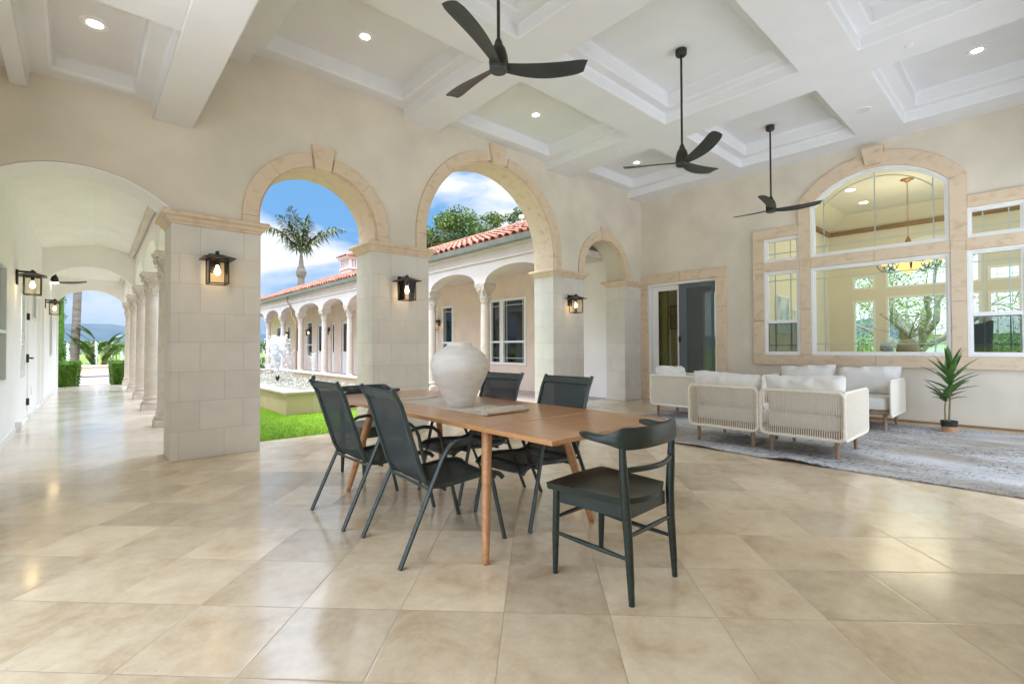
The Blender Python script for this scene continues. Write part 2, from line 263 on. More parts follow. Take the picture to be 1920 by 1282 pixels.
def wood_mat():
    m, N, L, b = nt('oiled cherry wood')
    t = N.new('ShaderNodeTexCoord'); mpn = N.new('ShaderNodeMapping'); mpn.inputs['Scale'].default_value = (14, 1.1, 14); L.new(t.outputs['Object'], mpn.inputs['Vector'])
    n = N.new('ShaderNodeTexNoise'); n.inputs['Scale'].default_value = 2.2; n.inputs['Detail'].default_value = 7; n.inputs['Distortion'].default_value = 0.6; L.new(mpn.outputs['Vector'], n.inputs['Vector'])
    r = N.new('ShaderNodeValToRGB'); r.color_ramp.elements[0].position = 0.3; r.color_ramp.elements[1].position = 0.7
    r.color_ramp.elements[0].color = (0.38, 0.17, 0.06, 1); r.color_ramp.elements[1].color = (0.53, 0.265, 0.105, 1)
    L.new(n.outputs['Fac'], r.inputs['Fac']); L.new(r.outputs['Color'], b.inputs['Base Color'])
    b.inputs['Roughness'].default_value = 0.30; b.inputs['Coat Weight'].default_value = 0.25; b.inputs['Coat Roughness'].default_value = 0.15
    return m
CHERRY = wood_mat()

def rug_mat():
    m, N, L, b = nt('distressed woven rug')
    t = N.new('ShaderNodeTexCoord')
    def noise(sc, st, d=4, off=0):
        mpn = N.new('ShaderNodeMapping'); mpn.inputs['Scale'].default_value = st; mpn.inputs['Location'].default_value = (off, off, off); L.new(t.outputs['Object'], mpn.inputs['Vector'])
        n = N.new('ShaderNodeTexNoise'); n.inputs['Scale'].default_value = sc; n.inputs['Detail'].default_value = d; L.new(mpn.outputs['Vector'], n.inputs['Vector']); return n.outputs['Fac']
    def ramp(src, a, bb, c1=(0, 0, 0), c2=(1, 1, 1)):
        r = N.new('ShaderNodeValToRGB'); r.color_ramp.elements[0].position = a; r.color_ramp.elements[1].position = bb
        r.color_ramp.elements[0].color = (*c1, 1); r.color_ramp.elements[1].color = (*c2, 1); L.new(src, r.inputs['Fac']); return r.outputs['Color']
    def mix(f, a, bb):
        x = N.new('ShaderNodeMix'); x.data_type = 'RGBA'; L.new(f, x.inputs['Factor'])
        for k, v in (('A', a), ('B', bb)):
            if isinstance(v, tuple): x.inputs[k].default_value = (*v, 1)
            else: L.new(v, x.inputs[k])
        return x.outputs['Result']
    def mul(a, bb):
        x = N.new('ShaderNodeMath'); x.operation = 'MULTIPLY'; L.new(a, x.inputs[0]); L.new(bb, x.inputs[1]); return x.outputs[0]
    base = ramp(noise(1.2, (1.6, 0.6, 1), 5), 0.36, 0.62, (0.34, 0.295, 0.23), (0.56, 0.56, 0.555))
    streak = ramp(noise(1, (42, 9, 1), 5, 3), 0.50, 0.62)
    cross = ramp(noise(1, (9, 42, 1), 5, 7), 0.54, 0.66)
    big = ramp(noise(0.9, (1, 1, 1), 3, 11), 0.36, 0.58)
    c = mix(mul(streak, big), base, (0.11, 0.12, 0.14))
    c = mix(mul(cross, big), c, (0.13, 0.145, 0.18))
    L.new(c, b.inputs['Base Color']); b.inputs['Roughness'].default_value = 0.95; b.inputs['Specular IOR Level'].default_value = 0.1
    bp = N.new('ShaderNodeBump'); bp.inputs['Strength'].default_value = 0.6; bp.inputs['Distance'].default_value = 0.01; L.new(noise(120, (1, 1, 1), 3), bp.inputs['Height']); L.new(bp.outputs['Normal'], b.inputs['Normal'])
    return m
RUG = rug_mat()

def terra_mat():
    m, N, L, b = nt('clay roof tile')
    t = N.new('ShaderNodeTexCoord'); vo = N.new('ShaderNodeTexVoronoi'); vo.inputs['Scale'].default_value = 3.4; L.new(t.outputs['Object'], vo.inputs['Vector'])
    r = N.new('ShaderNodeValToRGB'); E = r.color_ramp.elements; E[0].color = (0.21, 0.075, 0.042, 1); E[1].color = (0.40, 0.185, 0.115, 1)
    x = E.new(0.5); x.color = (0.31, 0.115, 0.062, 1)
    sp = N.new('ShaderNodeSeparateColor'); L.new(vo.outputs['Color'], sp.inputs[0]); L.new(sp.outputs[0], r.inputs['Fac']); L.new(r.outputs['Color'], b.inputs['Base Color'])
    b.inputs['Roughness'].default_value = 0.8
    return m
TERRA = terra_mat()

def water_mat():
    m, N, L, b = nt('rippling pool water')
    b.inputs['Base Color'].default_value = (0.34, 0.33, 0.22, 1); b.inputs['Roughness'].default_value = 0.06; b.inputs['IOR'].default_value = 1.33
    t = N.new('ShaderNodeTexCoord'); n = N.new('ShaderNodeTexNoise'); n.inputs['Scale'].default_value = 7; n.inputs['Detail'].default_value = 5; n.inputs['Distortion'].default_value = 0.8; L.new(t.outputs['Object'], n.inputs['Vector'])
    bp = N.new('ShaderNodeBump'); bp.inputs['Strength'].default_value = 1.0; bp.inputs['Distance'].default_value = 0.09; L.new(n.outputs['Fac'], bp.inputs['Height']); L.new(bp.outputs['Normal'], b.inputs['Normal'])
    f = N.new('ShaderNodeTexNoise'); f.inputs['Scale'].default_value = 13; f.inputs['Detail'].default_value = 6; f.inputs['Distortion'].default_value = 1.2; L.new(t.outputs['Object'], f.inputs['Vector'])
    r = N.new('ShaderNodeValToRGB'); r.color_ramp.elements[0].position = 0.50; r.color_ramp.elements[1].position = 0.66
    r.color_ramp.elements[0].color = (0.16, 0.15, 0.085, 1); r.color_ramp.elements[1].color = (0.60, 0.61, 0.61, 1); b.inputs['Specular IOR Level'].default_value = 0.3; L.new(f.outputs['Fac'], r.inputs['Fac']); L.new(r.outputs['Color'], b.inputs['Base Color'])
    return m
WATER = water_mat()

# ------------------------------------------------------------------ mesh helpers
def skew(p): return (p[0] + 0.017 * (p[1] - 6.63), p[1], p[2])
class MB:
    def __init__(s): s.v = []; s.f = []
    def add(s, vs, fs):
        o = len(s.v); s.v += [tuple(v) for v in vs]; s.f += [tuple(o + i for i in f) for f in fs]; return s
    def box(s, x0, x1, y0, y1, z0, z1):
        vs = [(x, y, z) for z in (z0, z1) for y in (y0, y1) for x in (x0, x1)]
        return s.add(vs, [(0, 2, 3, 1), (4, 5, 7, 6), (0, 1, 5, 4), (2, 6, 7, 3), (0, 4, 6, 2), (1, 3, 7, 5)])
    def rotbox(s, c, size, M3):
        vs = [Vector(c) + M3 @ Vector((a * size[0] / 2, b * size[1] / 2, d * size[2] / 2)) for d in (-1, 1) for b in (-1, 1) for a in (-1, 1)]
        return s.add(vs, [(0, 2, 3, 1), (4, 5, 7, 6), (0, 1, 5, 4), (2, 6, 7, 3), (0, 4, 6, 2), (1, 3, 7, 5)])
    def prism(s, outer, holes, axis, a0, a1):
        """polygon in two axes, extruded along `axis` from a0 to a1 (x: (y,z), y: (x,z), z: (x,y))"""
        def P(u, w, a): return {'x': (a, u, w), 'y': (u, a, w), 'z': (u, w, a)}[axis]
        loops = [outer] + list(holes); flat = [p for l in loops for p in l]; n = len(flat)
        tris = tessellate_polygon([[Vector((p[0], p[1], 0)) for p in l] for l in loops])
        vs = [P(p[0], p[1], a0) for p in flat] + [P(p[0], p[1], a1) for p in flat]
        fs = [t for t in tris] + [tuple(n + i for i in reversed(t)) for t in tris]
        o = 0
        for l in loops:
            k = len(l)
            for i in range(k):
                a, b = o + i, o + (i + 1) % k; fs.append((a, b, n + b, n + a))
            o += k
        return s.add(vs, fs)
    def loft(s, rings, cap=True, close=True):
        n = len(rings[0]); vs = [p for r in rings for p in r]; fs = []
        for j in range(len(rings) - 1):
            for i in range(n if close else n - 1):
                a, b = j * n + i, j * n + (i + 1) % n; fs.append((a, b, b + n, a + n))
        if cap: fs += [tuple(reversed(range(n))), tuple((len(rings) - 1) * n + i for i in range(n))]
        return s.add(vs, fs)
    def rectloft(s, x0, x1, y0, y1, prof):
        return s.loft([[(x0 - o, y0 - o, z), (x1 + o, y0 - o, z), (x1 + o, y1 + o, z), (x0 - o, y1 + o, z)] for o, z in prof])
    def lathe(s, prof, c=(0, 0, 0), n=24, cap=True):
        return s.loft([[(c[0] + r * math.cos(2 * PI * i / n), c[1] + r * math.sin(2 * PI * i / n), c[2] + z) for i in range(n)] for r, z in prof], cap)
    def tube(s, path, r, n=8, ry=None, caps=True, closed=False, flat=None):
        P = [Vector(p) for p in path]; rings = []; m = len(P); prev = None
        for i in range(m):
            if closed: d = P[(i + 1) % m] - P[i - 1]
            else: d = (P[min(i + 1, m - 1)] - P[max(i - 1, 0)])
            d.normalize()
            if prev is None:
                ref = Vector((0, 0, 1)) if abs(d.z) < 0.9 else Vector((0, 1, 0))
                a = d.cross(ref).normalized()
            else: a = (prev - d * prev.dot(d)).normalized()
            prev = a; b = d.cross(a)
            rr = r[i] if isinstance(r, (list, tuple)) else r; rb = rr if ry is None else (ry[i] if isinstance(ry, (list, tuple)) else ry)
            rings.append([P[i] + a * rr * math.cos(2 * PI * k / n) + b * rb * math.sin(2 * PI * k / n) for k in range(n)])
        if closed: rings.append(rings[0]); caps = False
        return s.loft(rings, caps)
    def build(s, name, mt, parent=None, loc=None, smooth=False, bevel=0.0, seg=2, sk=False, merge=False, sub=0, local=False):
        vs = [skew(p) for p in s.v] if sk else s.v
        org = Vector((0, 0, 0))
        if parent is not None and not local: org = base_of(parent)
        me = bpy.data.meshes.new(name); me.from_pydata([tuple(Vector(v) - org) for v in vs] if parent is not None and not local else vs, [], s.f)
        bm = bmesh.new(); bm.from_mesh(me)
        if merge: bmesh.ops.remove_doubles(bm, verts=bm.verts, dist=1e-4)
        bmesh.ops.recalc_face_normals(bm, faces=bm.faces)
        bm.to_mesh(me); bm.free()
        me.materials.append(mt)
        if smooth:
            for p in me.polygons: p.use_smooth = True
            try: me.set_sharp_from_angle(angle=math.radians(38))
            except Exception: pass
        o = bpy.data.objects.new(name, me); COL.objects.link(o)
        if parent is not None: o.parent = parent
        if loc is not None: o.location = loc
        if bevel:
            b = o.modifiers.new('bevel', 'BEVEL'); b.width = bevel; b.segments = seg; b.limit_method = 'ANGLE'; b.angle_limit = math.radians(35)
        if sub:
            b = o.modifiers.new('sub', 'SUBSURF'); b.levels = sub; b.render_levels = sub
        return o
def base_of(o):
    v = Vector((0, 0, 0))
    while o is not None: v = v + o.location; o = o.parent
    return v
def tag(o, label, cat, group=None, kind=None):
    if label: o['label'] = label
    if cat: o['category'] = cat
    if group: o['group'] = group
    if kind: o['kind'] = kind
    return o
def thing(name, label, cat, loc=(0, 0, 0), rotz=0.0, group=None):
    o = bpy.data.objects.new(name, None); COL.objects.link(o); o.empty_display_size = 0.1
    o.location = loc; o.rotation_euler = (0, 0, rotz)
    return tag(o, label, cat, group)
def kids(o): return [c for c in bpy.data.objects if c.parent == o]
def dup(root, loc, rotz=0.0, label=None, scale=None):
    def cp(o, par):
        c = o.copy(); COL.objects.link(c); c.parent = par
        for ch in kids(o): cp(ch, c)
        return c
    r = cp(root, None); r.location = loc; r.rotation_euler = (0, 0, rotz)
    if scale: r.scale = scale
    if label: r['label'] = label
    return r
def struct(o): o['kind'] = 'structure'; return o
def arc(cx, cz, a, b, t0, t1, n): return [(cx + a * math.cos(t0 + (t1 - t0) * i / n), cz + b * math.sin(t0 + (t1 - t0) * i / n)) for i in range(n + 1)]
def seg_arc(xc, half, zs, rise, n=24):
    """segmental arc from left spring to right spring, points (x,z)"""
    R = (half * half + rise * rise) / (2 * rise); c = zs + rise - R; t = math.asin(half / R)
    return [(xc + R * math.sin(-t + 2 * t * i / n), c + R * math.cos(-t + 2 * t * i / n)) for i in range(n + 1)]

# ================================================================== SETTING
YA, YB = 6.128, 6.632          # arch wall faces
XB = 9.533                     # house wall face
struct(MB().box(-3, 9.7, -1.0, 6.66, -0.12, 0.0).build('patio_floor', TILE))
o = MB().box(-0.9, 1.45, 6.661, 20.25, -0.12, 0.0); struct(o.build('corridor_floor', TILELIT))
struct(MB().box(6.45, 9.0, 6.66, 34, -0.12, -0.002).build('walkway', PAVE))
struct(MB().box(-60, 60, -60, 90, -0.4, -0.13).build('ground', FARGRASS))
struct(MB().box(1.45, 6.45, 6.66, 26, -0.13, -0.03).build('lawn', LAWNM))
struct(MB().box(-5, 6.4, 20.251, 28.0, -0.13, -0.03).build('courtyard_paving', PAVE2))
struct(MB().box(-30, 12, -30, -1.001, -0.13, -0.02).build('rear_bounce_slab', WHITEWALL))  # unseen white slab added to bounce light up to the ceiling
struct(MB().box(-30, -3.001, -1.0, 6, -0.13, -0.02).build('side_bounce_slab', WHITEWALL))  # second unseen white slab, added to bounce light in from the left
# short grass, denser near the edge of the floor
def grass():
    m = MB(); rnd = random.Random(3)
    for i in range(26000):
        y = 6.645 + rnd.random() * 0.02 + (rnd.random() ** 1.5) * 4.2; x = 1.46 + rnd.random() * 4.9
        if x > 2.72 and y > 9.1: continue
        h = 0.014 + rnd.random() * 0.015; a = rnd.random() * 2 * PI; w = 0.0025
        dx, dy = math.cos(a) * w, math.sin(a) * w; lx, ly = (rnd.random() - 0.5) * 0.03, (rnd.random() - 0.5) * 0.03
        m.add([(x - dx, y - dy, -0.031), (x + dx, y + dy, -0.031), (x + lx, y + ly, -0.03 + h)], [(0, 1, 2)])
    o = m.build('grass', GRASSB); o['kind'] = 'stuff'; return o
grass()

# ------------------------------------------------------------------ arch wall
aw = thing('arcade_wall', 'tall beige stucco wall with three round stone arches and a wide low arch', 'wall', (4.4, 6.38, 2.64))
def stilt(c, r, zs, st, n=32): return [(c - r, zs), ] + [(c - r * math.cos(PI * i / n), zs + st + r * math.sin(PI * i / n)) for i in range(n + 1)] + [(c + r, zs)]
ARCH = [(2.29, 0.745, 0.08, 0.145, 0.10, 0.27), (5.21, 1.40, 0.225, 0.175, 0.125, 0.30), (8.158, 0.70, 0.075, 0.155, 0.115, 0.25)]   # centre, radius, stilt, key half top, key half bottom, key rise
ZS = 2.636
poly = [(-1.0, 2.66)] + seg_arc(0.0, 0.71, 2.66, 0.285) + [(0.71, ZS)]
for c, r, st, *_ in ARCH: poly += stilt(c, r + 0.03, ZS, st)
poly += [(XB + 0.06, ZS), (XB + 0.06, 5.0), (-1.0, 5.0)]
# drop the duplicate second point of each stilt
q = [poly[0]]
for p in poly[1:]:
    if abs(p[0] - q[-1][0]) + abs(p[1] - q[-1][1]) > 1e-5: q.append(p)
MB().prism(q, [], 'y', YA, YB).build('wall', STUCCO, aw)
MB().box(-1.0, -0.71, YA, YB, 0, 2.657).build('wall_end', WHITEWALL, aw)
MB().prism(seg_arc(0, 0.7105, 2.655, 0.2855) + list(reversed(seg_arc(0, 0.695, 2.650, 0.275))), [], 'y', YA + 0.004, YB - 0.004).build('arch_soffit', WHITEWALL, aw, smooth=False)
def ring(c, r0, r1, zc, y0, y1, t0, t1, n=12):
    o = arc(c, zc, r1, r1, t0, t1, n); i = arc(c, zc, r0, r0, t1, t0, n)
    m = MB(); f = [(p[0], p[1]) for p in o + i]
    k = len(f); vs = [(p[0], y0, p[1]) for p in f] + [(p[0], y1, p[1]) for p in f]; fs = []
    for j in range(n):
        a, b, cc, d = j, j + 1, k - 2 - j, k - 1 - j
        fs += [(a, d, cc, b), (k + a, k + b, k + cc, k + d)]
    for j in range(k): fs.append((j, (j + 1) % k, k + (j + 1) % k, k + j))
    return m.add(vs, fs)
for c, r, st, kt, kb, kr in ARCH:
    zc = ZS + st; m = MB(); YE = YB + 0.03 if r > 0.72 else YA + 0.05
    cuts = [0, PI * 0.26, PI * 0.5 - 0.16, PI * 0.5 + 0.16, PI * 0.74, PI]
    for a, b in ((0, 1), (1, 2), (3, 4), (4, 5)):
        rg = ring(c, r, r + 0.17, zc, YA - 0.035, YE, cuts[a] + 0.0012 / r, cuts[b] - 0.0012 / r); m.add(rg.v, rg.f)
        if a == 0: m.box(c + r, c + r + 0.17, YA - 0.035, YE, ZS + 0.001, zc - 0.001)
        if b == 5: m.box(c - r - 0.17, c - r, YA - 0.035, YE, ZS + 0.001, zc - 0.001)
    av = m.build('archivolt', TRIM, aw, bevel=0.006)
    y9 = YB + 0.005 if r > 0.72 else YA + 0.06
    rg = ring(c, r - 0.022, r + 0.01, zc, YA + 0.01, y9, 0, PI, 40); rg.box(c + r - 0.022, c + r + 0.01, YA + 0.01, y9, ZS + 0.001, zc - 0.0005); rg.box(c - r - 0.01, c - r + 0.022, YA + 0.01, y9, ZS + 0.001, zc - 0.0005)
    rg.build('arch_soffit', TRIM, aw)
    za = zc + r
    MB().prism([(c - kb, za - 0.03), (c + kb, za - 0.03), (c + kt, za + kr), (c - kt, za + kr)], [], 'y', YA - 0.058, YA + 0.15).build('keystone', TRIM, aw, bevel=0.008)
PIERS = [(0.712, 1.574, 'wide pale stone block pier at left between low arch and first round arch'), (2.969, 3.866, 'pale stone block pier behind the dining table between the two large arches'), (6.578, 7.46, 'pale stone block pier between the widest arch and the small arch'), (8.856, 9.53, 'narrow pale stone block pier in the corner beside sliding door')]
for x0, x1, lab in PIERS:
    t = thing('stone_pier', lab, 'pier', ((x0 + x1) / 2, 6.38, 0), 0, 'stone block piers of the arcade wall')
    MB().box(x0, x1, YA, YB, 0.0, 2.506).build('shaft', BLOCK, t, bevel=0.006)
    prof = [(-0.01, 2.5065), (0.008, 2.5065), (0.014, 2.53), (0.035, 2.545), (0.05, 2.575), (0.082, 2.59), (0.086, 2.612), (0.075, 2.6345), (-0.02, 2.6345)]
    xx1 = x1 if x1 < 9.4 else 9.62
    MB().rectloft(x0, xx1, YA, YB, prof).build('cap', TRIM, t, bevel=0.004)

# ------------------------------------------------------------------ ceiling
ceil = thing('coffered_ceiling', 'white plaster coffered ceiling with deep beams over the patio', 'ceiling', (4.4, 2.8, 4.46))
def coffer_sheet(xs, ys, z0, z1, z2, holes, led=0.145, last=0.22):
    m = MB()
    for i in range(len(xs) - 1):
        for j in range(len(ys) - 1):
            x0, x1, y0, y1 = xs[i], xs[i + 1], ys[j], ys[j + 1]
            if (i, j) not in holes:
                m.add([(x0, y0, z0), (x1, y0, z0), (x1, y1, z0), (x0, y1, z0)], [(0, 1, 2, 3)]); continue
            l = led; l2 = l
            if j == len(ys) - 2: y1 += 0.12; l2 = last + 0.12       # the ledge of the last row dies into the wall
            R = [[(x0, y0), (x1, y0), (x1, y1), (x0, y1)], [(x0 + l, y0 + l), (x1 - l, y0 + l), (x1 - l, y1 - l2), (x0 + l, y1 - l2)]]
            vs = [(*p, z0) for p in R[0]] + [(*p, z1) for p in R[0]] + [(*p, z1) for p in R[1]] + [(*p, z2) for p in R[1]]
            fs = []
            for k in range(3):
                for a in range(4): b = (a + 1) % 4; fs.append((4 * k + a, 4 * k + b, 4 * k + 4 + b, 4 * k + 4 + a))
            fs.append((12, 13, 14, 15)); m.add(vs, fs)
    return m
XS = [0.902, 1.43, 3.45, 4.03, 6.40, 7.03, 9.02, XB]; YS = [-0.6, -0.45, 1.33, 1.93, 3.70, 4.28, YA]
coffer_sheet(XS, YS, 4.46, 4.61, 4.80, {(i, j) for i in (1, 3, 5) for j in (1, 3, 5)}, 0.145).build('high_ceiling', CEIL, ceil, merge=True, bevel=0.018, seg=3)
ml = coffer_sheet([-0.353, 0.548], [-0.6, 1.33, 1.93, 3.70, 4.28, YA], 3.55, 3.70, 3.84, {(0, 0), (0, 2), (0, 4)}, 0.16, 0.19)
ml.build('low_ceiling', CEIL, ceil, merge=True, bevel=0.03, seg=3)
MB().box(0.55, 0.90, -0.6, YA - 0.001, 3.548, 4.9).build('dropped_beam', CEIL, ceil, bevel=0.012)
MB().box(-0.475, -0.355, -0.6, YA - 0.001, 3.548, 3.95).build('edge_beam', CEIL, ceil, bevel=0.01)
MB().box(-1.3, -0.478, -0.6, YA - 0.001, 3.68, 3.9).build('edge_soffit', CEIL, ceil)
MB().box(-2.4, 9.9, -2.0, 6.9, 4.98, 5.2).build('roof_sun_block', CEIL, ceil)  # unseen roof, overhang shaped to keep direct sun off the floor
# unseen wall, beam and post added behind the camera to shape incoming light
rp = thing('rear_wall', 'added unseen wall and beam behind the camera, limiting light into the patio', 'wall', (4.4, -0.75, 0))
MB().box(-1.3, 9.7, -1.0, -0.62, 3.3, 5.2).build('beam', CEIL, rp)
MB().box(-1.3, 4.4, -1.0, -0.621, 0, 3.299).build('wall', STUCCO, rp)
MB().box(-0.95, -0.75, 3.8, 6.12, 0, 4.0).build('side_wall', WHITEWALL, rp)  # unseen wall, length set to limit light from the left
for x in (9.3,): MB().box(x - 0.15, x + 0.25, -1.0, -0.62, 0, 3.299).build('post', BLOCK, rp)

def downlight(x, y, z, lab):
    t = thing('recessed_light', lab, 'ceiling light', (x, y, z), 0, 'recessed lights in the patio ceiling')
    MB().lathe([(0.054, -0.004), (0.070, -0.008), (0.088, -0.014), (0.095, -0.012), (0.098, -0.001)], n=32, cap=False).build('trim_ring', WHITEFRAME, t, local=True, smooth=True)
    MB().lathe([(0.0005, -0.0045), (0.054, -0.0045), (0.054, -0.001)], n=28).build('lens', LEDM, t, local=True)
downlight(2.45, 5.24, 4.80, 'round recessed light in ceiling coffer above the first round arch')
downlight(5.27, 5.26, 4.80, 'round recessed light in ceiling coffer in front of the widest arch')
downlight(8.13, 5.32, 4.80, 'small round recessed light in far corner coffer behind the middle fan')
downlight(8.17, 0.50, 4.80, 'round recessed light in the coffer near the top right corner of photo')
downlight(0.082, 5.16, 3.84, 'large round recessed light in the low left ceiling coffer')
def speaker(x, y, z, lab):
    t = thing('ceiling_speaker', lab, 'speaker', (x, y, z), 0, 'round speakers set in the ceiling')
    MB().lathe([(0.09, -0.001), (0.092, -0.012), (0.103, -0.012), (0.105, -0.001)], n=32, cap=False).build('ring', WHITEFRAME, t, local=True, smooth=True)
    MB().lathe([(0.0005, -0.010), (0.091, -0.010), (0.091, -0.001)], n=28).build('grille', SPEAK, t, local=True)
speaker(2.66, 4.40, 4.80, 'round white ceiling speaker left of the nearest fan')
speaker(8.08, 1.651, 4.46, 'round white ceiling speaker on the beam above the arched window')
for x, y, lab in ((6.73, 4.73, 'small white sprinkler cover on ceiling beam left of the middle fan'), (6.73, 0.94, 'small white sprinkler cover on ceiling beam at upper right')):
    t = thing('sprinkler_cover', lab, 'sprinkler', (x, y, 4.46), 0)
    MB().lathe([(0.0005, -0.012), (0.035, -0.012), (0.042, -0.001)], n=20).build('cover', WHITEFRAME, t, local=True, smooth=True)

# ------------------------------------------------------------------ ceiling fans
def fan(loc, angs, lab, drop=1.38, R=0.71, light=False):
    """loc = centre of the blades"""
    t = thing('ceiling_fan', lab, 'ceiling fan', loc, 0, 'ceiling fans')
    MB().lathe([(0.055, drop - 0.075), (0.066, drop - 0.06), (0.068, drop - 0.002)], n=28).build('canopy', BRONZE, t, local=True, smooth=True)
    MB().lathe([(0.0135, 0.18), (0.0135, drop - 0.06)], n=14).build('rod', BRONZE, t, local=True, smooth=True)
    MB().lathe([(0.072, -0.01), (0.078, 0.03), (0.072, 0.08), (0.056, 0.14), (0.038, 0.165), (0.032, 0.185), (0.026, 0.205), (0.018, 0.22)], n=28).build('motor', BRONZE, t, local=True, smooth=True)
    MB().lathe([(0.0005, -0.042), (0.066, -0.040), (0.074, -0.030), (0.074, -0.008)], n=28).build('end_cap', LEDM if light else BLADE, t, local=True, smooth=True)
    for a in angs:
        m = MB(); rings = []; n = 16
        for i in range(n + 1):
            s = i / n; r = 0.03 + s * (R - 0.03)
            w = 0.038 + 0.05 * math.sin(min(1, s * 1.25) * PI / 2) * (1 - 0.12 * s) - 0.018 * max(0, s - 0.92) / 0.08
            tw = -math.radians(24 - 14 * s); dz = -0.005 + 0.055 * s * s; off = 0.035 * math.sin(s * PI) - 0.02 * s
            rg = []
            for k in range(12):
                th = 2 * PI * k / 12; u, v = w * math.cos(th), 0.006 * math.sin(th) + 0.010 * (1 - (math.cos(th)) ** 2)
                yy = off + u * math.cos(tw) - v * math.sin(tw); zz = dz + u * math.sin(tw) + v * math.cos(tw)
                rg.append((r * math.cos(a) - yy * math.sin(a), r * math.sin(a) + yy * math.cos(a), zz))
            rings.append(rg)
        m.loft(rings).build('blade', BLADE, t, local=True, smooth=True)
    return t
D = math.radians
fan((2.465, 2.875, 3.415), [D(204), D(-34), D(88)], 'nearest dark three blade ceiling fan above the dining table')
fan((5.43, 2.915, 3.415), [D(114), D(240), D(-4)], 'middle dark three blade ceiling fan on long rod')
fan((8.41, 2.965, 3.41), [D(74), D(-62), D(192)], 'farthest dark three blade ceiling fan in front of arched window')

# ------------------------------------------------------------------ lanterns
def lantern(loc, rotz, lab, group='black box lanterns on the walls', power=0.35, small=False):
    """local: wall plane x=0, lamp hangs towards +x"""
    t = thing('wall_lantern', lab, 'wall lamp', loc, rotz, group)
    MB().box(0.001, 0.022, -0.055, 0.055, -0.10, 0.11).build('back_plate', BLACK, t, local=True, bevel=0.003)
    MB().box(0.022, 0.20, -0.012, 0.012, 0.075, 0.10).lathe([(0.02, 0.10), (0.022, 0.112), (0.006, 0.122)], (0.165, 0, 0), 12).build('arm', BLACK, t, local=True)
    cx = 0.165
    MB().rectloft(cx, cx, 0, 0, [(0.150, 0.026), (0.150, 0.034), (0.055, 0.072), (0.05, 0.078)]).build('roof', BLACK, t, local=True, bevel=0.002)
    fr = MB(); h = 0.088
    for sx in (-1, 1):
        for sy in (-1, 1): fr.box(cx + sx * h - 0.006, cx + sx * h + 0.006, sy * h - 0.006, sy * h + 0.006, -0.235, 0.026)
    for z in (-0.241, 0.014):
        for sg in (-1, 1):
            fr.box(cx - h + 0.006, cx + h - 0.006, sg * h - 0.006, sg * h + 0.006, z, z + 0.012); fr.box(cx + sg * h - 0.006, cx + sg * h + 0.006, -h + 0.006, h - 0.006, z, z + 0.012)
    fr.build('cage', BLACK, t, local=True)
    gl = MB()
    for sg in (-1, 1): gl.box(cx - h + 0.006, cx + h - 0.006, sg * h - 0.0015, sg * h + 0.0015, -0.228, 0.013); gl.box(cx + sg * h - 0.0015, cx + sg * h + 0.0015, -h + 0.006, h - 0.006, -0.228, 0.013)
    gl.build('glass_pane', LGLASS, t, local=True)
    MB().lathe([(0.018, 0.024), (0.018, -0.035)], (cx, 0, 0), 12).build('socket', BLACK, t, local=True, smooth=True)
    b = MB().lathe([(0.012, -0.035), (0.018, -0.06), (0.03, -0.09), (0.032, -0.11), (0.022, -0.135), (0.0005, -0.145)], (cx, 0, 0), 16).build('bulb', GLASSBULB, t, local=True, smooth=True)
    if power:
        ld = bpy.data.lights.new('bulb_light', 'POINT'); ld.energy = power; ld.color = (1, 0.72, 0.42); ld.shadow_soft_size = 0.075
        lo = bpy.data.objects.new('bulb_light', ld); COL.objects.link(lo); lo.parent = t; lo.location = (cx, 0, -0.17)
    return t
lantern((1.105, YA, 2.115), -PI / 2, 'lit black box lantern on the wide left stone pier')
lantern((3.405, YA, 2.080), -PI / 2, 'lit black box lantern on the stone pier behind the table')
lantern((7.03, YA, 2.065), -PI / 2, 'lit black box lantern on the stone pier beside the small arch')

# ------------------------------------------------------------------ house wall (right) with windows and sliding door
hw = thing('house_wall', 'beige stucco house wall with arched picture window and stone trimmed sliding door', 'wall', (XB, 2.0, 0))
YC = 1.808
WIN = [('arch', 0.90, 2.715, 2.72, 3.62), ('main', 0.90, 2.715, 1.02, 2.54), ('lu', 2.885, 3.485, 2.72, 3.16), ('ll', 2.885, 3.485, 1.02, 2.55), ('ru', 0.13, 0.73, 2.72, 3.16), ('rl', 0.13, 0.73, 1.02, 2.55)]
def win_poly(w, g=0.0):
    n, y0, y1, z0, z1 = w
    if n != 'arch': return [(y0 + g, z0 + g), (y1 - g, z0 + g), (y1 - g, z1 - g), (y0 + g, z1 - g)]
    a = seg_arc((y0 + y1) / 2, (y1 - y0) / 2 - g, z1 - g * 0.6, 0.43 - g * 0.4, 28)
    return [(y1 - g, z0 + g)] + list(reversed(a)) + [(y0 + g, z0 + g)] if False else [(y0 + g, z0 + g), (y1 - g, z0 + g)] + list(reversed(a))
DOOR = [(4.394, 0.02), (5.96, 0.02), (5.96, 2.565), (4.394, 2.565)]
MB().prism([(-4.5, 0.0), (6.1275, 0.0), (6.1275, 5.0), (-4.5, 5.0)], [win_poly(w) for w in WIN] + [DOOR], 'x', XB, XB + 0.17).build('wall', STUCCO, hw)
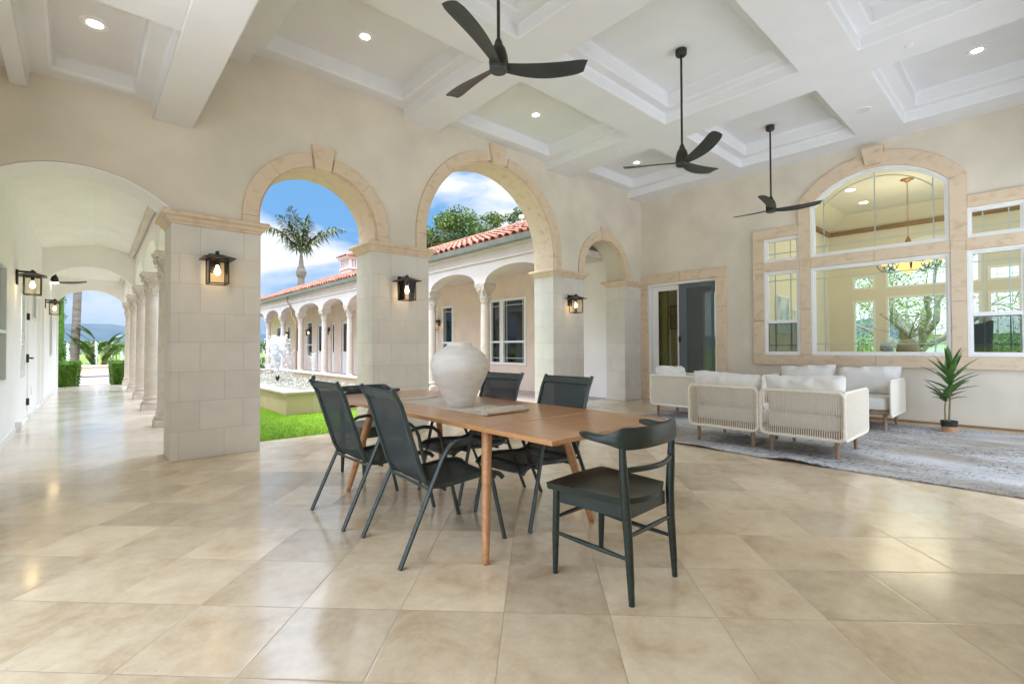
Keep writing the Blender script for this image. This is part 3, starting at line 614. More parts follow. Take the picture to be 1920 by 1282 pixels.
# stone surround of the big window (pieces butt against one another)
ss = MB(); x0, x1 = XB - 0.055, XB - 0.001; G = 0.0018
def sp(y0, y1, z0, z1): ss.box(x0, x1, y0 + G, y1 - G, z0 + G, z1 - G)
outer = seg_arc(YC, 1.095, 3.69, 0.60, 28); inner = seg_arc(YC, 0.9075, 3.62, 0.43, 28)
n = 28
for a, b in ((0, 14), (14, 28)):
    po = outer[a:b + 1]; pi_ = inner[a:b + 1]
    k = len(po); vs = [(x0, *p) for p in po + list(reversed(pi_))] + [(x1, *p) for p in po + list(reversed(pi_))]; K = 2 * k; fs = []
    for j in range(k - 1): fs += [(j, j + 1, K - 2 - j, K - 1 - j), (K + j, K + K - 1 - j, K + K - 2 - j, K + j + 1)]
    for j in range(K): fs.append((j, (j + 1) % K, K + (j + 1) % K, K + j))
    ss.add(vs, fs)
for sg in (-1, 1):
    ya, yb = sorted((YC + sg * 0.9075, YC + sg * 1.077))
    ss.prism([(YC + sg * 0.9075, 2.70), (YC + sg * 1.095, 2.70), (YC + sg * 1.095, 3.688), (YC + sg * 0.9075, 3.618)], [], 'x', x0, x1)
    sp(ya, yb, 1.82, 2.70); sp(ya, yb, 1.02, 1.82)
    y2, y3 = sorted((YC + sg * 1.077, YC + sg * 1.677)); sp(y2, y3, 2.55, 2.72)
    y4, y5 = sorted((YC + sg * 1.677, YC + sg * 1.868)); sp(y4, y5, 1.65, 2.62); sp(y4, y5, 1.02, 1.65); sp(y4, y5, 2.62, 3.16)
    y6, y7 = sorted((YC + sg * 1.095, YC + sg * 1.868)); sp(y6, y7, 3.16, 3.335)
sp(YC - 0.9075, YC, 2.54, 2.72); sp(YC, YC + 0.9075, 2.54, 2.72)
for a, b in ((-1.868, -0.9), (-0.9, 0.0), (0.0, 0.9), (0.9, 1.868)): sp(YC + a, YC + b, 0.835, 1.02)
ss.build('stone_surround', TRIM, hw, bevel=0.005)
MB().prism([(YC - 0.10, 4.09), (YC + 0.10, 4.09), (YC + 0.145, 4.385), (YC - 0.145, 4.385)], [], 'x', XB - 0.10, XB - 0.002).build('keystone', TRIM, hw, bevel=0.008)
ds = MB()
for y0, y1, z0, z1 in ((4.205, 4.394, 0, 1.25), (4.205, 4.394, 1.254, 1.98), (4.205, 4.394, 1.984, 2.565), (5.96, 6.126, 0, 0.85), (5.96, 6.126, 0.854, 1.75), (5.96, 6.126, 1.754, 2.565), (4.205, 5.17, 2.568, 2.755), (5.173, 6.126, 2.568, 2.755)): ds.box(x0, x1, y0, y1, z0, z1)
ds.build('door_surround', TRIM, hw, bevel=0.005)
MB().box(XB - 0.012, XB - 0.001, 3.9, 4.2, 0.0, 0.03).box(XB - 0.012, XB - 0.001, -4.5, 3.897, 0.0, 0.03).build('weep_screed', BROWN, hw)
def frame_ring(m, po, pi_, xa, xb):
    m.prism(po, [pi_], 'x', xa, xb)
for w in WIN:
    nme = w[0]
    m = MB(); frame_ring(m, win_poly(w), win_poly(w, 0.038), XB - 0.03, XB + 0.08); frame_ring(m, win_poly(w, 0.038), win_poly(w, 0.062), XB - 0.012, XB + 0.06)
    wn_ = m.build('window', WHITEFRAME, hw, bevel=0.003)
    pn = MB(); y0, y1, z0, z1 = w[1:]
    mu = MB(); xm0, xm1 = XB + 0.038, XB + 0.050
    if nme in ('ll', 'rl'):
        zr = 1.625
        MB().box(XB - 0.02, XB + 0.055, y0 + 0.05, y1 - 0.05, zr - 0.028, zr + 0.028).build('sash_rail', WHITEFRAME, wn_, loc=None)
        pn.box(XB + 0.028, XB + 0.031, y0 + 0.05, y1 - 0.05, zr + 0.02, z1 - 0.05); pn.build('pane', GLASS, wn_)
        sc = MB().box(XB + 0.0, XB + 0.003, y0 + 0.06, y1 - 0.06, z0 + 0.06, zr - 0.03); sc.build('insect_screen', SCREENM if False else DGLASS, wn_)
        g = MB(); frame_ring(g, [(y0 + 0.045, z0 + 0.045), (y1 - 0.045, z0 + 0.045), (y1 - 0.045, zr - 0.025), (y0 + 0.045, zr - 0.025)], [(y0 + 0.066, z0 + 0.066), (y1 - 0.066, z0 + 0.066), (y1 - 0.066, zr - 0.042), (y0 + 0.066, zr - 0.042)], XB - 0.010, XB + 0.012); g.build('screen_frame', GREYFR, wn_)
        for yy in (y0 + 0.17, y1 - 0.17): mu.box(xm0, xm1, yy - 0.007, yy + 0.007, z0 + 0.06, z1 - 0.06)
        for zz in (z1 - 0.17, z0 + 0.17): mu.box(xm0 + 0.001, xm1 + 0.001, y0 + 0.06, y1 - 0.06, zz - 0.007, zz + 0.007)
    else:
        pn.prism(win_poly(w, 0.05), [], 'x', XB + 0.028, XB + 0.031); pn.build('pane', GLASS, wn_)
        e = 0.17 if nme != 'main' else 0.19
        if nme == 'arch':
            for yy, zt in ((y0 + 0.19, 3.72), (y1 - 0.19, 3.72), (YC, 4.0)): mu.box(xm0, xm1, yy - 0.007, yy + 0.007, z0 + 0.06, zt)
            mu.box(xm0 + 0.001, xm1 + 0.001, y0 + 0.06, y1 - 0.06, z0 + 0.18, z0 + 0.194)
            A = seg_arc(YC, 0.71, 3.60, 0.32, 24); mu.tube([(xm0 + 0.006, *p) for p in A], 0.007, 4)
        else:
            for yy in (y0 + e, y1 - e): mu.box(xm0, xm1, yy - 0.007, yy + 0.007, z0 + 0.06, z1 - 0.06)
            for zz in ((z0 + e, z1 - e) if nme == 'main' else (z0 + 0.16,)): mu.box(xm0 + 0.001, xm1 + 0.001, y0 + 0.06, y1 - 0.06, zz - 0.007, zz + 0.007)
    mu.build('muntin', GRIDM, wn_)
# sliding door
df = MB(); frame_ring(df, DOOR, [(4.435, 0.06), (5.915, 0.06), (5.915, 2.515), (4.435, 2.515)], XB + 0.0, XB + 0.14)
sl = df.build('sliding_door', WHITEFRAME, hw, bevel=0.003)
lp = MB(); frame_ring(lp, [(5.245, 0.06), (5.9, 0.06), (5.9, 2.51), (5.245, 2.51)], [(5.30, 0.2), (5.765, 0.2), (5.765, 2.405), (5.30, 2.405)], XB + 0.07, XB + 0.11); lp.build('panel_frame', WHITEFRAME, sl, bevel=0.003)
MB().box(XB + 0.088, XB + 0.092, 5.29, 5.77, 0.19, 2.41).build('pane', GLASS, sl)
rp_ = MB(); frame_ring(rp_, [(4.47, 0.06), (5.235, 0.06), (5.235, 2.50), (4.47, 2.50)], [(4.53, 0.2), (5.06, 0.2), (5.06, 2.41), (4.53, 2.41)], XB + 0.02, XB + 0.05); rp_.build('screen_door', GREYFR, sl, bevel=0.003)
MB().box(XB + 0.034, XB + 0.037, 4.525, 5.065, 0.19, 2.415).build('insect_screen', SCREENM, sl)
MB().box(XB + 0.095, XB + 0.099, 4.44, 5.24, 0.07, 2.51).build('rear_pane', DGLASS, sl)
MB().box(XB + 0.0, XB + 0.02, 5.195, 5.228, 1.26, 1.40).box(XB - 0.03, XB - 0.015, 5.2, 5.222, 1.28, 1.38).box(XB - 0.02, XB + 0.02, 5.205, 5.217, 1.285, 1.30).box(XB - 0.02, XB + 0.02, 5.205, 5.217, 1.36, 1.375).build('handle', BLACK, sl, bevel=0.003)

# ================================================================== DINING SET
# table: top x 1.665..2.70, y 1.57..4.45, z 0.74
tb = thing('dining_table', 'oiled cherry wood dining table with splayed round legs', 'table', (2.18, 3.0, 0))
tx0, tx1 = 1.668, 2.70
MB().box(tx0, tx1, 1.568, 2.092, 0.716, 0.741).build('end_leaf', CHERRY, tb, bevel=0.003)
MB().box(tx0, tx1, 2.095, 3.868, 0.716, 0.742).build('tabletop', CHERRY, tb, bevel=0.003)
MB().box(tx0, tx1, 3.871, 4.45, 0.716, 0.741).build('end_leaf', CHERRY, tb, bevel=0.003)
ap = MB()
for x in (1.86, 2.43): ap.box(x, x + 0.05, 1.72, 4.28, 0.665, 0.7155)
ap.box(1.911, 2.429, 2.12, 2.16, 0.64, 0.7155).box(1.911, 2.429, 3.80, 3.84, 0.64, 0.7155)
ap.build('apron', CHERRY, tb, bevel=0.006)
for sx in (-1, 1):
    for sy in (-1, 1):
        cx, cy = 2.12, 2.965
        f = Vector((cx + sx * 0.462, cy + sy * 0.905, 0)); h = Vector((cx + sx * 0.315, cy + sy * 0.74, 0.7155))
        pts = [f.lerp(h, i / 8) for i in range(9)]; pts[0] = f + Vector((0, 0, 0.001))
        MB().tube([f.lerp(h, 0.0), f.lerp(h, 0.012)] + pts[1:], [0.014, 0.019] + [0.020 + 0.0125 * (i / 8) ** 0.8 for i in range(1, 9)], 16).build('leg', CHERRY, tb, smooth=True)
# runner with its folded end, vase
rn = MB()
def sheet(m, x0, x1, y0, y1, z, th, n=24, wob=0.0, ph=0.0):
    rings = []
    for i in range(n + 1):
        y = y0 + (y1 - y0) * i / n; zz = z + wob * (0.5 + 0.5 * math.sin(i * 1.9 + ph)); e = 0.006 * math.sin(i * 1.1 + ph)
        rings.append([(x0 + e, y, zz), (x1 + e, y, zz), (x1 + e, y, zz + th), (x0 + e, y, zz + th)])
    m.loft(rings)
sheet(rn, 1.955, 2.335, 2.46, 3.62, 0.7425, 0.003)
sheet(rn, 1.960, 2.330, 2.44, 2.62, 0.7465, 0.008, 14, 0.002, 1)
sheet(rn, 1.972, 2.336, 2.415, 2.60, 0.757, 0.007, 14, 0.003, 2)
rn.box(1.958, 2.334, 3.56, 3.66, 0.7465, 0.757)
rn.tube([(1.962 + i * 0.0375, 2.425, 0.7575) for i in range(11)], 0.013, 8, 0.014).tube([(1.97 + i * 0.0365, 2.475, 0.768) for i in range(11)], 0.011, 8)
tag(rn.build('table_runner', LINEN, smooth=True), 'natural linen table runner with folded end under the white vase', 'table runner')
vp = [(0.0005, 0.0), (0.094, 0.0), (0.100, 0.006), (0.116, 0.05), (0.148, 0.12), (0.184, 0.19), (0.207, 0.245), (0.217, 0.295), (0.212, 0.34), (0.190, 0.385), (0.150, 0.422), (0.110, 0.442), (0.097, 0.450), (0.094, 0.458), (0.095, 0.474), (0.090, 0.478), (0.084, 0.474), (0.084, 0.44), (0.15, 0.40), (0.18, 0.30), (0.0005, 0.02)]
m = MB(); rnd = random.Random(2)
m.lathe(vp, (0, 0, 0), 40, cap=False)
m.v = [(x * (1 + 0.008 * math.sin(3 * z * 20 + y * 9)), y * (1 + 0.008 * math.sin(z * 31 + x * 11)), z) for x, y, z in m.v]
o = m.build('vase', VASE, loc=(2.112, 2.925, 0.7462), smooth=True); tag(o, 'large rough white ceramic vase standing on the dining table', 'vase')

def sling_chair(lab):
    t = thing('sling_chair', lab, 'chair', (0, 0, 0), 0, 'charcoal sling armchairs at the dining table')
    for s in (-1, 1):
        y = s * 0.275
        key = [(-0.345, 0.0), (-0.15, 0.42), (-0.085, 0.56), (-0.04, 0.618), (0.01, 0.642), (0.08, 0.648), (0.15, 0.636), (0.195, 0.60), (0.222, 0.54), (0.24, 0.46), (0.352, 0.0)]
        MB().tube([(x, y, z + (0.002 if z == 0 else 0)) for x, z in key], 0.0125, 10, 0.0155).build('side_frame', DARKMETAL, t, local=True, smooth=True)
        for x in (-0.345, 0.352): pass
        yy = s * 0.232
        key = [(-0.372, 0.962), (-0.345, 0.915), (-0.318, 0.865), (-0.195, 0.485), (-0.165, 0.425), (-0.12, 0.397), (-0.05, 0.388), (0.10, 0.402), (0.22, 0.412), (0.30, 0.408), (0.345, 0.392), (0.372, 0.365)]
        MB().tube([(x, yy, z) for x, z in key], 0.012, 8, 0.016).build('sling_rail', DARKMETAL, t, local=True, smooth=True)
    m = MB(); key = [(-0.368, 0.957), (-0.343, 0.915), (-0.316, 0.865), (-0.255, 0.675), (-0.193, 0.485), (-0.165, 0.427), (-0.12, 0.40), (-0.05, 0.391), (0.10, 0.404), (0.22, 0.413), (0.30, 0.409), (0.345, 0.393), (0.368, 0.370)]
    rings = []
    for i in range(13):
        y = -0.222 + 0.444 * i / 12; sag = 0.012 * (1 - (y / 0.222) ** 2)
        rings.append([(x - sag * (0.3 if z > 0.45 else 0), y, z - sag * (0 if z > 0.45 else 1)) for x, z in key])
    k = len(key); vs = [p for r in rings for p in r]; fs = [(a * k + b, a * k + b + 1, (a + 1) * k + b + 1, (a + 1) * k + b) for a in range(12) for b in range(k - 1)]
    m.add(vs, fs); sl = m.build('sling', SLING, t, local=True, smooth=True)
    md = sl.modifiers.new('solid', 'SOLIDIFY'); md.thickness = 0.0025
    MB().box(-0.008, 0.008, -0.222, 0.222, -0.022, 0.022).build('top_band', DARKMETAL, sl, loc=(-0.345, 0, 0.92), local=True, bevel=0.003).rotation_euler = (0, D(-30), 0)
    for x, y, z, r in ((-0.165, 0.262, 0.392, 0.009), (0.27, 0.288, 0.396, 0.010), (-0.06, 0.262, 0.374, 0.009)):
        MB().tube([(x, -y, z), (x, y, z)], r, 8).build('cross_bar', DARKMETAL, t, local=True, smooth=True)
    return t
ch = sling_chair('charcoal sling armchair on near left side of table, closest to the camera')
ch.location = (1.645, 2.566, 0); ch.rotation_euler = (0, 0, D(-4.5))
dup(ch, (1.62, 3.335, 0), D(0.3), 'charcoal sling armchair on left side of table, nearer the lawn')
dup(ch, (2.49, 2.50, 0), PI + D(1.5), 'charcoal sling armchair across the table, nearer the black wooden chair')
dup(ch, (2.47, 3.24, 0), PI + D(1), 'charcoal sling armchair across the table, half hidden behind the vase')

def horn_chair(lab):
    """local: front towards +x"""
    t = thing('wooden_chair', lab, 'chair', (0, 0, 0), 0, 'dark wooden chairs at the table ends')
    # dished seat
    m = MB(); nx, ny = 14, 14; top = []; bot = []
    for i in range(nx + 1):
        u = i / nx
        for j in range(ny + 1):
            v = -1 + 2 * j / ny
            hw = 0.205 + 0.042 * u; x = -0.215 + 0.47 * u - (0.05 * v * v if i == 0 else 0.05 * v * v * (1 - u) * -1 * -1) * (1 - u)
            x = -0.235 + 0.055 * (v * v) * (1 - u) + 0.48 * u + 0.012 * u * (1 - v * v)
            d = 0.022 * (1 - v ** 4) * (1 - (2 * u - 0.9) ** 4 if abs(2 * u - 0.9) < 1 else 0)
            top.append((x, v * hw, 0.478 - d)); bot.append((x, v * (hw - 0.01), 0.444))
    k = ny + 1; N_ = len(top); fs = []
    for i in range(nx):
        for j in range(ny):
            a = i * k + j; fs += [(a, a + 1, a + k + 1, a + k), (N_ + a, N_ + a + k, N_ + a + k + 1, N_ + a + 1)]
    rim = [j for j in range(k)] + [i * k + ny for i in range(1, nx + 1)] + [nx * k + j for j in range(ny - 1, -1, -1)] + [i * k for i in range(nx - 1, 0, -1)]
    for a in range(len(rim)): b = (a + 1) % len(rim); fs.append((rim[a], N_ + rim[a], N_ + rim[b], rim[b]))
    m.add(top + bot, fs).build('seat', DARKWOOD, t, local=True, smooth=True)
    a = MB()
    for s in (-1, 1): a.prism([(-0.19, s * 0.178), (0.20, s * 0.205), (0.20, s * 0.187), (-0.19, s * 0.16)], [], 'z', 0.375, 0.4435)
    a.box(-0.205, -0.187, -0.17, 0.17, 0.375, 0.4435).box(0.20, 0.218, -0.19, 0.19, 0.375, 0.4435)
    a.build('apron', DARKWOOD, t, local=True, bevel=0.003)
    for s in (-1, 1):
        MB().tube([(0.222, s * 0.205, 0.001), (0.218, s * 0.2045, 0.2), (0.21, s * 0.204, 0.445)], [0.0135, 0.0185, 0.0195], 12).build('leg', DARKWOOD, t, local=True, smooth=True)
        MB().tube([(-0.238, s * 0.204, 0.001), (-0.232, s * 0.203, 0.12), (-0.22, s * 0.202, 0.30), (-0.212, s * 0.208, 0.45), (-0.212, s * 0.222, 0.58), (-0.212, s * 0.232, 0.70), (-0.214, s * 0.235, 0.735)], [0.0135, 0.0175, 0.021, 0.022, 0.021, 0.0165, 0.015], 12).build('leg', DARKWOOD, t, local=True, smooth=True)
    # crest rail: curved band that tapers into two forward horns
    rings = []; n = 36
    for i in range(n + 1):
        p = -1 + 2 * i / n; ang = p * 1.95
        if abs(p) < 0.72:
            th = p / 0.72 * 1.25; x = -0.06 - 0.215 * math.cos(th); y = 0.268 * math.sin(th) / math.sin(1.25)
            x = -0.275 + 0.105 * (abs(p) / 0.72) ** 2.2; y = 0.262 * math.sin(p / 0.72 * PI / 2 * 0.92) / math.sin(PI / 2 * 0.92)
        else:
            q = (abs(p) - 0.72) / 0.28; x = -0.17 + 0.165 * q; y = math.copysign(0.262 + 0.012 * math.sin(q * PI) + 0.004 * q, p)
        hz = 0.052 if abs(p) < 0.55 else 0.052 - 0.034 * min(1, (abs(p) - 0.55) / 0.25)
        zc = 0.764 if abs(p) < 0.55 else 0.764 - 0.006 * min(1, (abs(p) - 0.55) / 0.25) + (0.012 * max(0, (abs(p) - 0.8) / 0.2))
        th_ = 0.0125 if abs(p) < 0.5 else 0.0125 + 0.011 * min(1, (abs(p) - 0.5) / 0.3)
        if i in (0, n): hz *= 0.6; th_ *= 0.7
        # local normal
        rings.append((Vector((x, y, zc)), hz, th_))
    R = []
    for i, (c, hz, tt) in enumerate(rings):
        d = (rings[min(i + 1, n)][0] - rings[max(i - 1, 0)][0]); d.z = 0; d.normalize(); nrm = Vector((d.y, -d.x, 0))
        rg = []
        for k2 in range(12):
            a2 = 2 * PI * k2 / 12; cc, s2 = math.cos(a2), math.sin(a2)
            cc = math.copysign(abs(cc) ** 0.6, cc); s2 = math.copysign(abs(s2) ** 0.6, s2)
            rg.append(c + nrm * tt * cc + Vector((0, 0, hz * s2)))
        R.append(rg)
    MB().loft(R).build('crest_rail', DARKWOOD, t, local=True, smooth=True)
    sl = [(-0.212 - 0.055 * math.sin(PI * i / 14), 0.214 * (-1 + 2 * i / 14), 0.615) for i in range(15)]
    MB().tube(sl, 0.013, 10, 0.0135).build('back_slat', DARKWOOD, t, local=True, smooth=True)
    for nm, pa, pb in (('stretcher', (-0.226, -0.203, 0.205), (0.217, -0.205, 0.215)), ('stretcher', (-0.226, 0.203, 0.205), (0.217, 0.205, 0.215)), ('stretcher', (-0.222, -0.2, 0.31), (-0.222, 0.2, 0.31)), ('stretcher', (0.215, -0.2, 0.295), (0.215, 0.2, 0.295))):
        MB().tube([Vector(pa).lerp(Vector(pb), i / 6) for i in range(7)], [0.008, 0.010, 0.0115, 0.012, 0.0115, 0.010, 0.008], 10).build(nm, DARKWOOD, t, local=True, smooth=True)
    return t
hc = horn_chair('black green wooden chair with curved horn back in the right foreground')
hc.location = (2.082, 1.524, 0); hc.rotation_euler = (0, 0, PI / 2 + D(2))
dup(hc, (2.09, 4.285, 0), -PI / 2 + D(1), 'dark wooden chair at the far end of the table, mostly hidden by sling chairs')

# ================================================================== LOUNGE
rugm = MB(); nx, ny = 40, 60; X0, X1, Y0, Y1 = 5.40, 9.16, -1.6, 4.62; rnd = random.Random(5); top = []
for i in range(nx + 1):
    for j in range(ny + 1):
        x, y = X0 + (X1 - X0) * i / nx, Y0 + (Y1 - Y0) * j / ny
        ed = max(0, 1 - (x - X0) / 0.28)
        wv = ed * (0.034 * math.exp(-((y - 1.72) / 0.22) ** 2) + 0.022 * math.exp(-((y - 2.75) / 0.3) ** 2)) 
        edge = 0.05 * math.exp(-((y - 1.72) / 0.3) ** 2) * ed
        top.append((x - edge * 0.4 + 0.012 * math.sin(y * 2.3) * ed, y, 0.0135 + wv))
k = ny + 1; bot = [(p[0], p[1], p[2] - 0.011) for p in top]; N_ = len(top); fs = []
for i in range(nx):
    for j in range(ny):
        a = i * k + j; fs += [(a, a + 1, a + k + 1, a + k), (N_ + a, N_ + a + k, N_ + a + k + 1, N_ + a + 1)]
rim = [j for j in range(k)] + [i * k + ny for i in range(1, nx + 1)] + [nx * k + j for j in range(ny - 1, -1, -1)] + [i * k for i in range(nx - 1, 0, -1)]
for a in range(len(rim)): b = (a + 1) % len(rim); fs.append((rim[a], N_ + rim[a], N_ + rim[b], rim[b]))
tag(rugm.add(top + bot, fs).build('rug', RUG, smooth=True), 'large grey and beige distressed rug under the white lounge seats', 'rug')

def pillow(m, c, w, h, d, seed=0, tilt=0.0, axis_w=Vector((0, 1, 0)), axis_d=Vector((1, 0, 0)), puff=1.0, n=22):
    """soft box cushion: w along axis_w, h up, d along axis_d, with pinched corners and seams"""
    rnd = random.Random(seed); ph = [rnd.random() * 6 for _ in range(6)]
    up_ = Vector((0, 0, 1)); aw_, ad_ = axis_w, axis_d
    if tilt: up_ = (Matrix.Rotation(tilt, 3, aw_) @ up_); ad_ = (Matrix.Rotation(tilt, 3, aw_) @ ad_)
    sides = []
    for sgn in (-1, 1):
        g = []
        for i in range(n + 1):
            for j in range(n + 1):
                u, v = -1 + 2 * i / n, -1 + 2 * j / n
                prof = ((1 - abs(u) ** 3.2) * (1 - abs(v) ** 3.0)); prof = max(0, prof) ** 0.42
                cr = 1 - 0.05 * (abs(u) ** 8) * (1 - abs(v)) - 0.0
                pinch = 1 - 0.085 * (1 - abs(u * v)) * max(abs(u), abs(v)) ** 4 * (0.6 if abs(v) > abs(u) else 0.7)
                wr = 0.15 * math.sin(9 * u + ph[0] + 2 * math.sin(3 * v + ph[1])) * (abs(v) ** 2.2) + 0.11 * math.sin(19 * u + ph[5] + 3 * v) * abs(v) ** 4 + 0.02 * math.sin(11 * u + ph[2]) * abs(v) ** 6 + 0.02 * math.sin(5 * v + ph[3]) * abs(u) ** 4
                tz = (0.035 * math.sin(2.2 * u + ph[4]) + 0.012 * math.sin(8 * u + ph[2])) * (v > 0) * v * v
                P_ = Vector(c) + aw_ * (u * w / 2 * pinch) + up_ * ((v * h / 2 * pinch) + tz * h) + ad_ * (sgn * d / 2 * prof * (1 + wr * 1.6) * puff)
                g.append(P_)
        sides.append(g)
    k = n + 1; N0 = len(sides[0]); fs = []
    for i in range(n):
        for j in range(n):
            a = i * k + j; fs += [(a, a + 1, a + k + 1, a + k), (N0 + a, N0 + a + k, N0 + a + k + 1, N0 + a + 1)]
    m.add(sides[0] + sides[1], fs); return m
def seat_module(lab, arms, W_=0.82, Dp=0.93, back=True, seed=1, group='white rope lounge seats', cush_h=0.36):
    """local: back plane at x=0, faces +x, width along y centred; arms: tuple of -1/+1 sides"""
    t = thing('lounge_seat', lab, 'sofa', (0, 0, 0), 0, group)
    hw = W_ / 2; z0, z1, r = 0.215, 0.70, 0.055
    # rope shell outline
    rp = MB(); fr = MB()
    def loop(pts, rad): fr.tube(pts, rad, 8, closed=True)
    def rr(u0, u1, f):     # rounded rectangle in (u,z)
        P_ = []
        for cx, cz, a0 in ((u1 - r, z1 - r, 0), (u0 + r, z1 - r, PI / 2), (u0 + r, z0 + r, PI), (u1 - r, z0 + r, 3 * PI / 2)):
            for i in range(6): a = a0 + PI / 2 * i / 5; P_.append(f(cx + r * math.cos(a), cz + r * math.sin(a)))
        return P_
    loop(rr(-hw, hw, lambda u, z: (0.0, u, z)), 0.016)
    n = int((W_ - 0.05) / 0.021)
    for i in range(n + 1):
        y = -hw + 0.025 + (W_ - 0.05) * i / n; e = max(0, r - (hw - abs(y))); dz = r - math.sqrt(max(0, r * r - e * e))
        rp.tube([(0.0, y, z0 + dz), (0.0, y, z1 - dz)], 0.0048, 5, caps=False)
    for s in arms:
        y = s * hw; loop(rr(0.005, Dp, lambda u, z: (u, y, z)), 0.016)
        n2 = int((Dp - 0.06) / 0.0098)
        for i in range(n2 + 1):
            x = 0.03 + (Dp - 0.06) * i / n2; e = max(0, r - min(x - 0.005, Dp - x)); dz = r - math.sqrt(max(0, r * r - e * e))
            rp.tube([(x, y, z0 + dz), (x, y, z1 - dz)], 0.0050, 5, caps=False)
    fr.build('rope_frame', ROPE, t, local=True, smooth=True); rp.build('rope_panel', ROPE, t, local=True, smooth=True)
    MB().box(0.03, Dp - 0.05, -hw + 0.03, hw - 0.03, 0.235, 0.29).build('seat_frame', LEGWOOD, t, local=True, bevel=0.006)
    for x in (0.085, Dp - 0.12):
        for s in (-1, 1): MB().tube([(x, s * (hw - 0.085), 0.016), (x, s * (hw - 0.085), 0.235)], [0.019, 0.026], 14).build('leg', LEGWOOD, t, local=True, smooth=True)
    m = MB(); pillow(m, (0.06 + (Dp - 0.08) / 2, 0, 0.375), W_ - 0.07, Dp - 0.08, 0.18, seed, 0, Vector((0, 1, 0)), Vector((0, 0, 1)))
    # seat cushion lies flat: re-map height axis to x
    m2 = MB(); n = 18; rings = []
    w2, d2 = (W_ - 0.06) / 2, (Dp - 0.08) / 2; cx = 0.045 + d2
    def sup(a, p): c = math.cos(a); return math.copysign(abs(c) ** p, c)
    for zz, sc in ((0.292, 0.95), (0.30, 0.985), (0.33, 1.0), (0.40, 1.0), (0.435, 0.985), (0.452, 0.94), (0.462, 0.75), (0.467, 0.4)):
        rings.append([(cx + d2 * sc * sup(2 * PI * i / 48, 0.28), w2 * sc * sup(2 * PI * i / 48 - PI / 2, 0.28), zz + 0.004 * math.sin(i * 0.9 + seed) * (zz > 0.4)) for i in range(48)])
    m2.loft(rings).build('seat_cushion', CUSHION, t, local=True, smooth=True)
    m3 = MB(); pillow(m3, (0.165, 0, 0.465 + cush_h / 2 + 0.01), W_ - 0.01, cush_h + 0.07, 0.27, seed + 5, D(-13), n=30)
    m3.build('back_cushion', CUSHION, t, local=True, smooth=True)
    return t
s1 = seat_module('front white rope lounge seat on left, back toward the dining table', (1,), seed=1)
s1.location = (5.72, 2.595, 0)
s2 = seat_module('front white rope lounge seat on right with open armless left side, nearest camera', (-1,), W_=0.80, seed=2)
s2.location = (5.72, 1.752, 0)
s3 = seat_module('white lounge seat against house wall on right, with rope arm beside the plant', (1,), W_=0.80, seed=3); s3.location = (9.06, 1.79, 0); s3.rotation_euler = (0, 0, PI)
s4 = seat_module('white lounge seat against house wall on left, under the left windows', (-1,), W_=0.82, seed=4); s4.location = (9.06, 2.62, 0); s4.rotation_euler = (0, 0, PI)
s5 = seat_module('single white rope armchair in front of the sliding door', (-1, 1), W_=0.80, Dp=0.80, seed=6, cush_h=0.34); s5.location = (7.60, 4.47, 0); s5.rotation_euler = (0, 0, -PI / 2)

pl = thing('potted_plant', 'tall green dracaena in small two tone pot beside the lounge', 'plant', (8.74, 0.87, 0.014))
MB().lathe([(0.0005, 0.0), (0.078, 0.0), (0.085, 0.075)], n=28).build('pot_sleeve', POTT, pl, local=True, smooth=True)
MB().lathe([(0.085, 0.0755), (0.090, 0.14), (0.094, 0.142), (0.094, 0.15), (0.084, 0.15), (0.08, 0.12), (0.0005, 0.12)], n=28, cap=False).build('pot', POTB, pl, local=True, smooth=True)
st = MB(); st.tube([(0.0, 0.0, 0.12), (-0.01, -0.01, 0.35), (0.0, -0.02, 0.62), (0.0, -0.03, 0.8)], [0.012, 0.011, 0.009, 0.007], 8); st.tube([(-0.01, 0.035, 0.12), (-0.01, 0.04, 0.3), (0.0, 0.03, 0.46)], [0.010, 0.009, 0.007], 8)
st.build('stem', STEM, pl, local=True, smooth=True)
lf = MB(); rnd = random.Random(11)
def blade_leaf(m, base, az, el, L_, w, droop, fold=0.25, n=7):
    P_ = Vector(base); d = Vector((math.cos(az) * math.cos(el), math.sin(az) * math.cos(el), math.sin(el))); side = Vector((-math.sin(az), math.cos(az), 0)); rings = []
    for i in range(n + 1):
        s = i / n; ww = w * (math.sin(PI * min(1, s * 0.9 + 0.1)) ** 0.8) * (1 if s < 0.98 else 0.1) + 0.0006
        upv = side.cross(d).normalized() * -1
        rings += [P_ - side * ww + upv * ww * fold, P_, P_ + side * ww + upv * ww * fold]
        P_ = P_ + d * (L_ / n); d = (d + Vector((0, 0, -droop / n))).normalized()
    fs = []
    for i in range(n):
        a = 3 * i; fs += [(a, a + 1, a + 4, a + 3), (a + 1, a + 2, a + 5, a + 4)]
    m.add(rings, fs)
for i in range(24):
    f = i / 23; z = 0.50 + 0.32 * f; az = i * 2.4 + rnd.random() * 0.5; el = 0.35 + 0.95 * f + rnd.uniform(-0.15, 0.1)
    blade_leaf(lf, (0, -0.02, z), az, el, rnd.uniform(0.32, 0.44), rnd.uniform(0.030, 0.043), 0.4, 0.3)
for i in range(12): blade_leaf(lf, (0, 0.03, 0.40 + 0.07 * i / 11), i * 2.2 + 0.5, 0.35 + 0.06 * i, rnd.uniform(0.22, 0.33), 0.034, 0.4, 0.3)
lf.build('foliage', POTLEAF, pl, local=True, smooth=True)

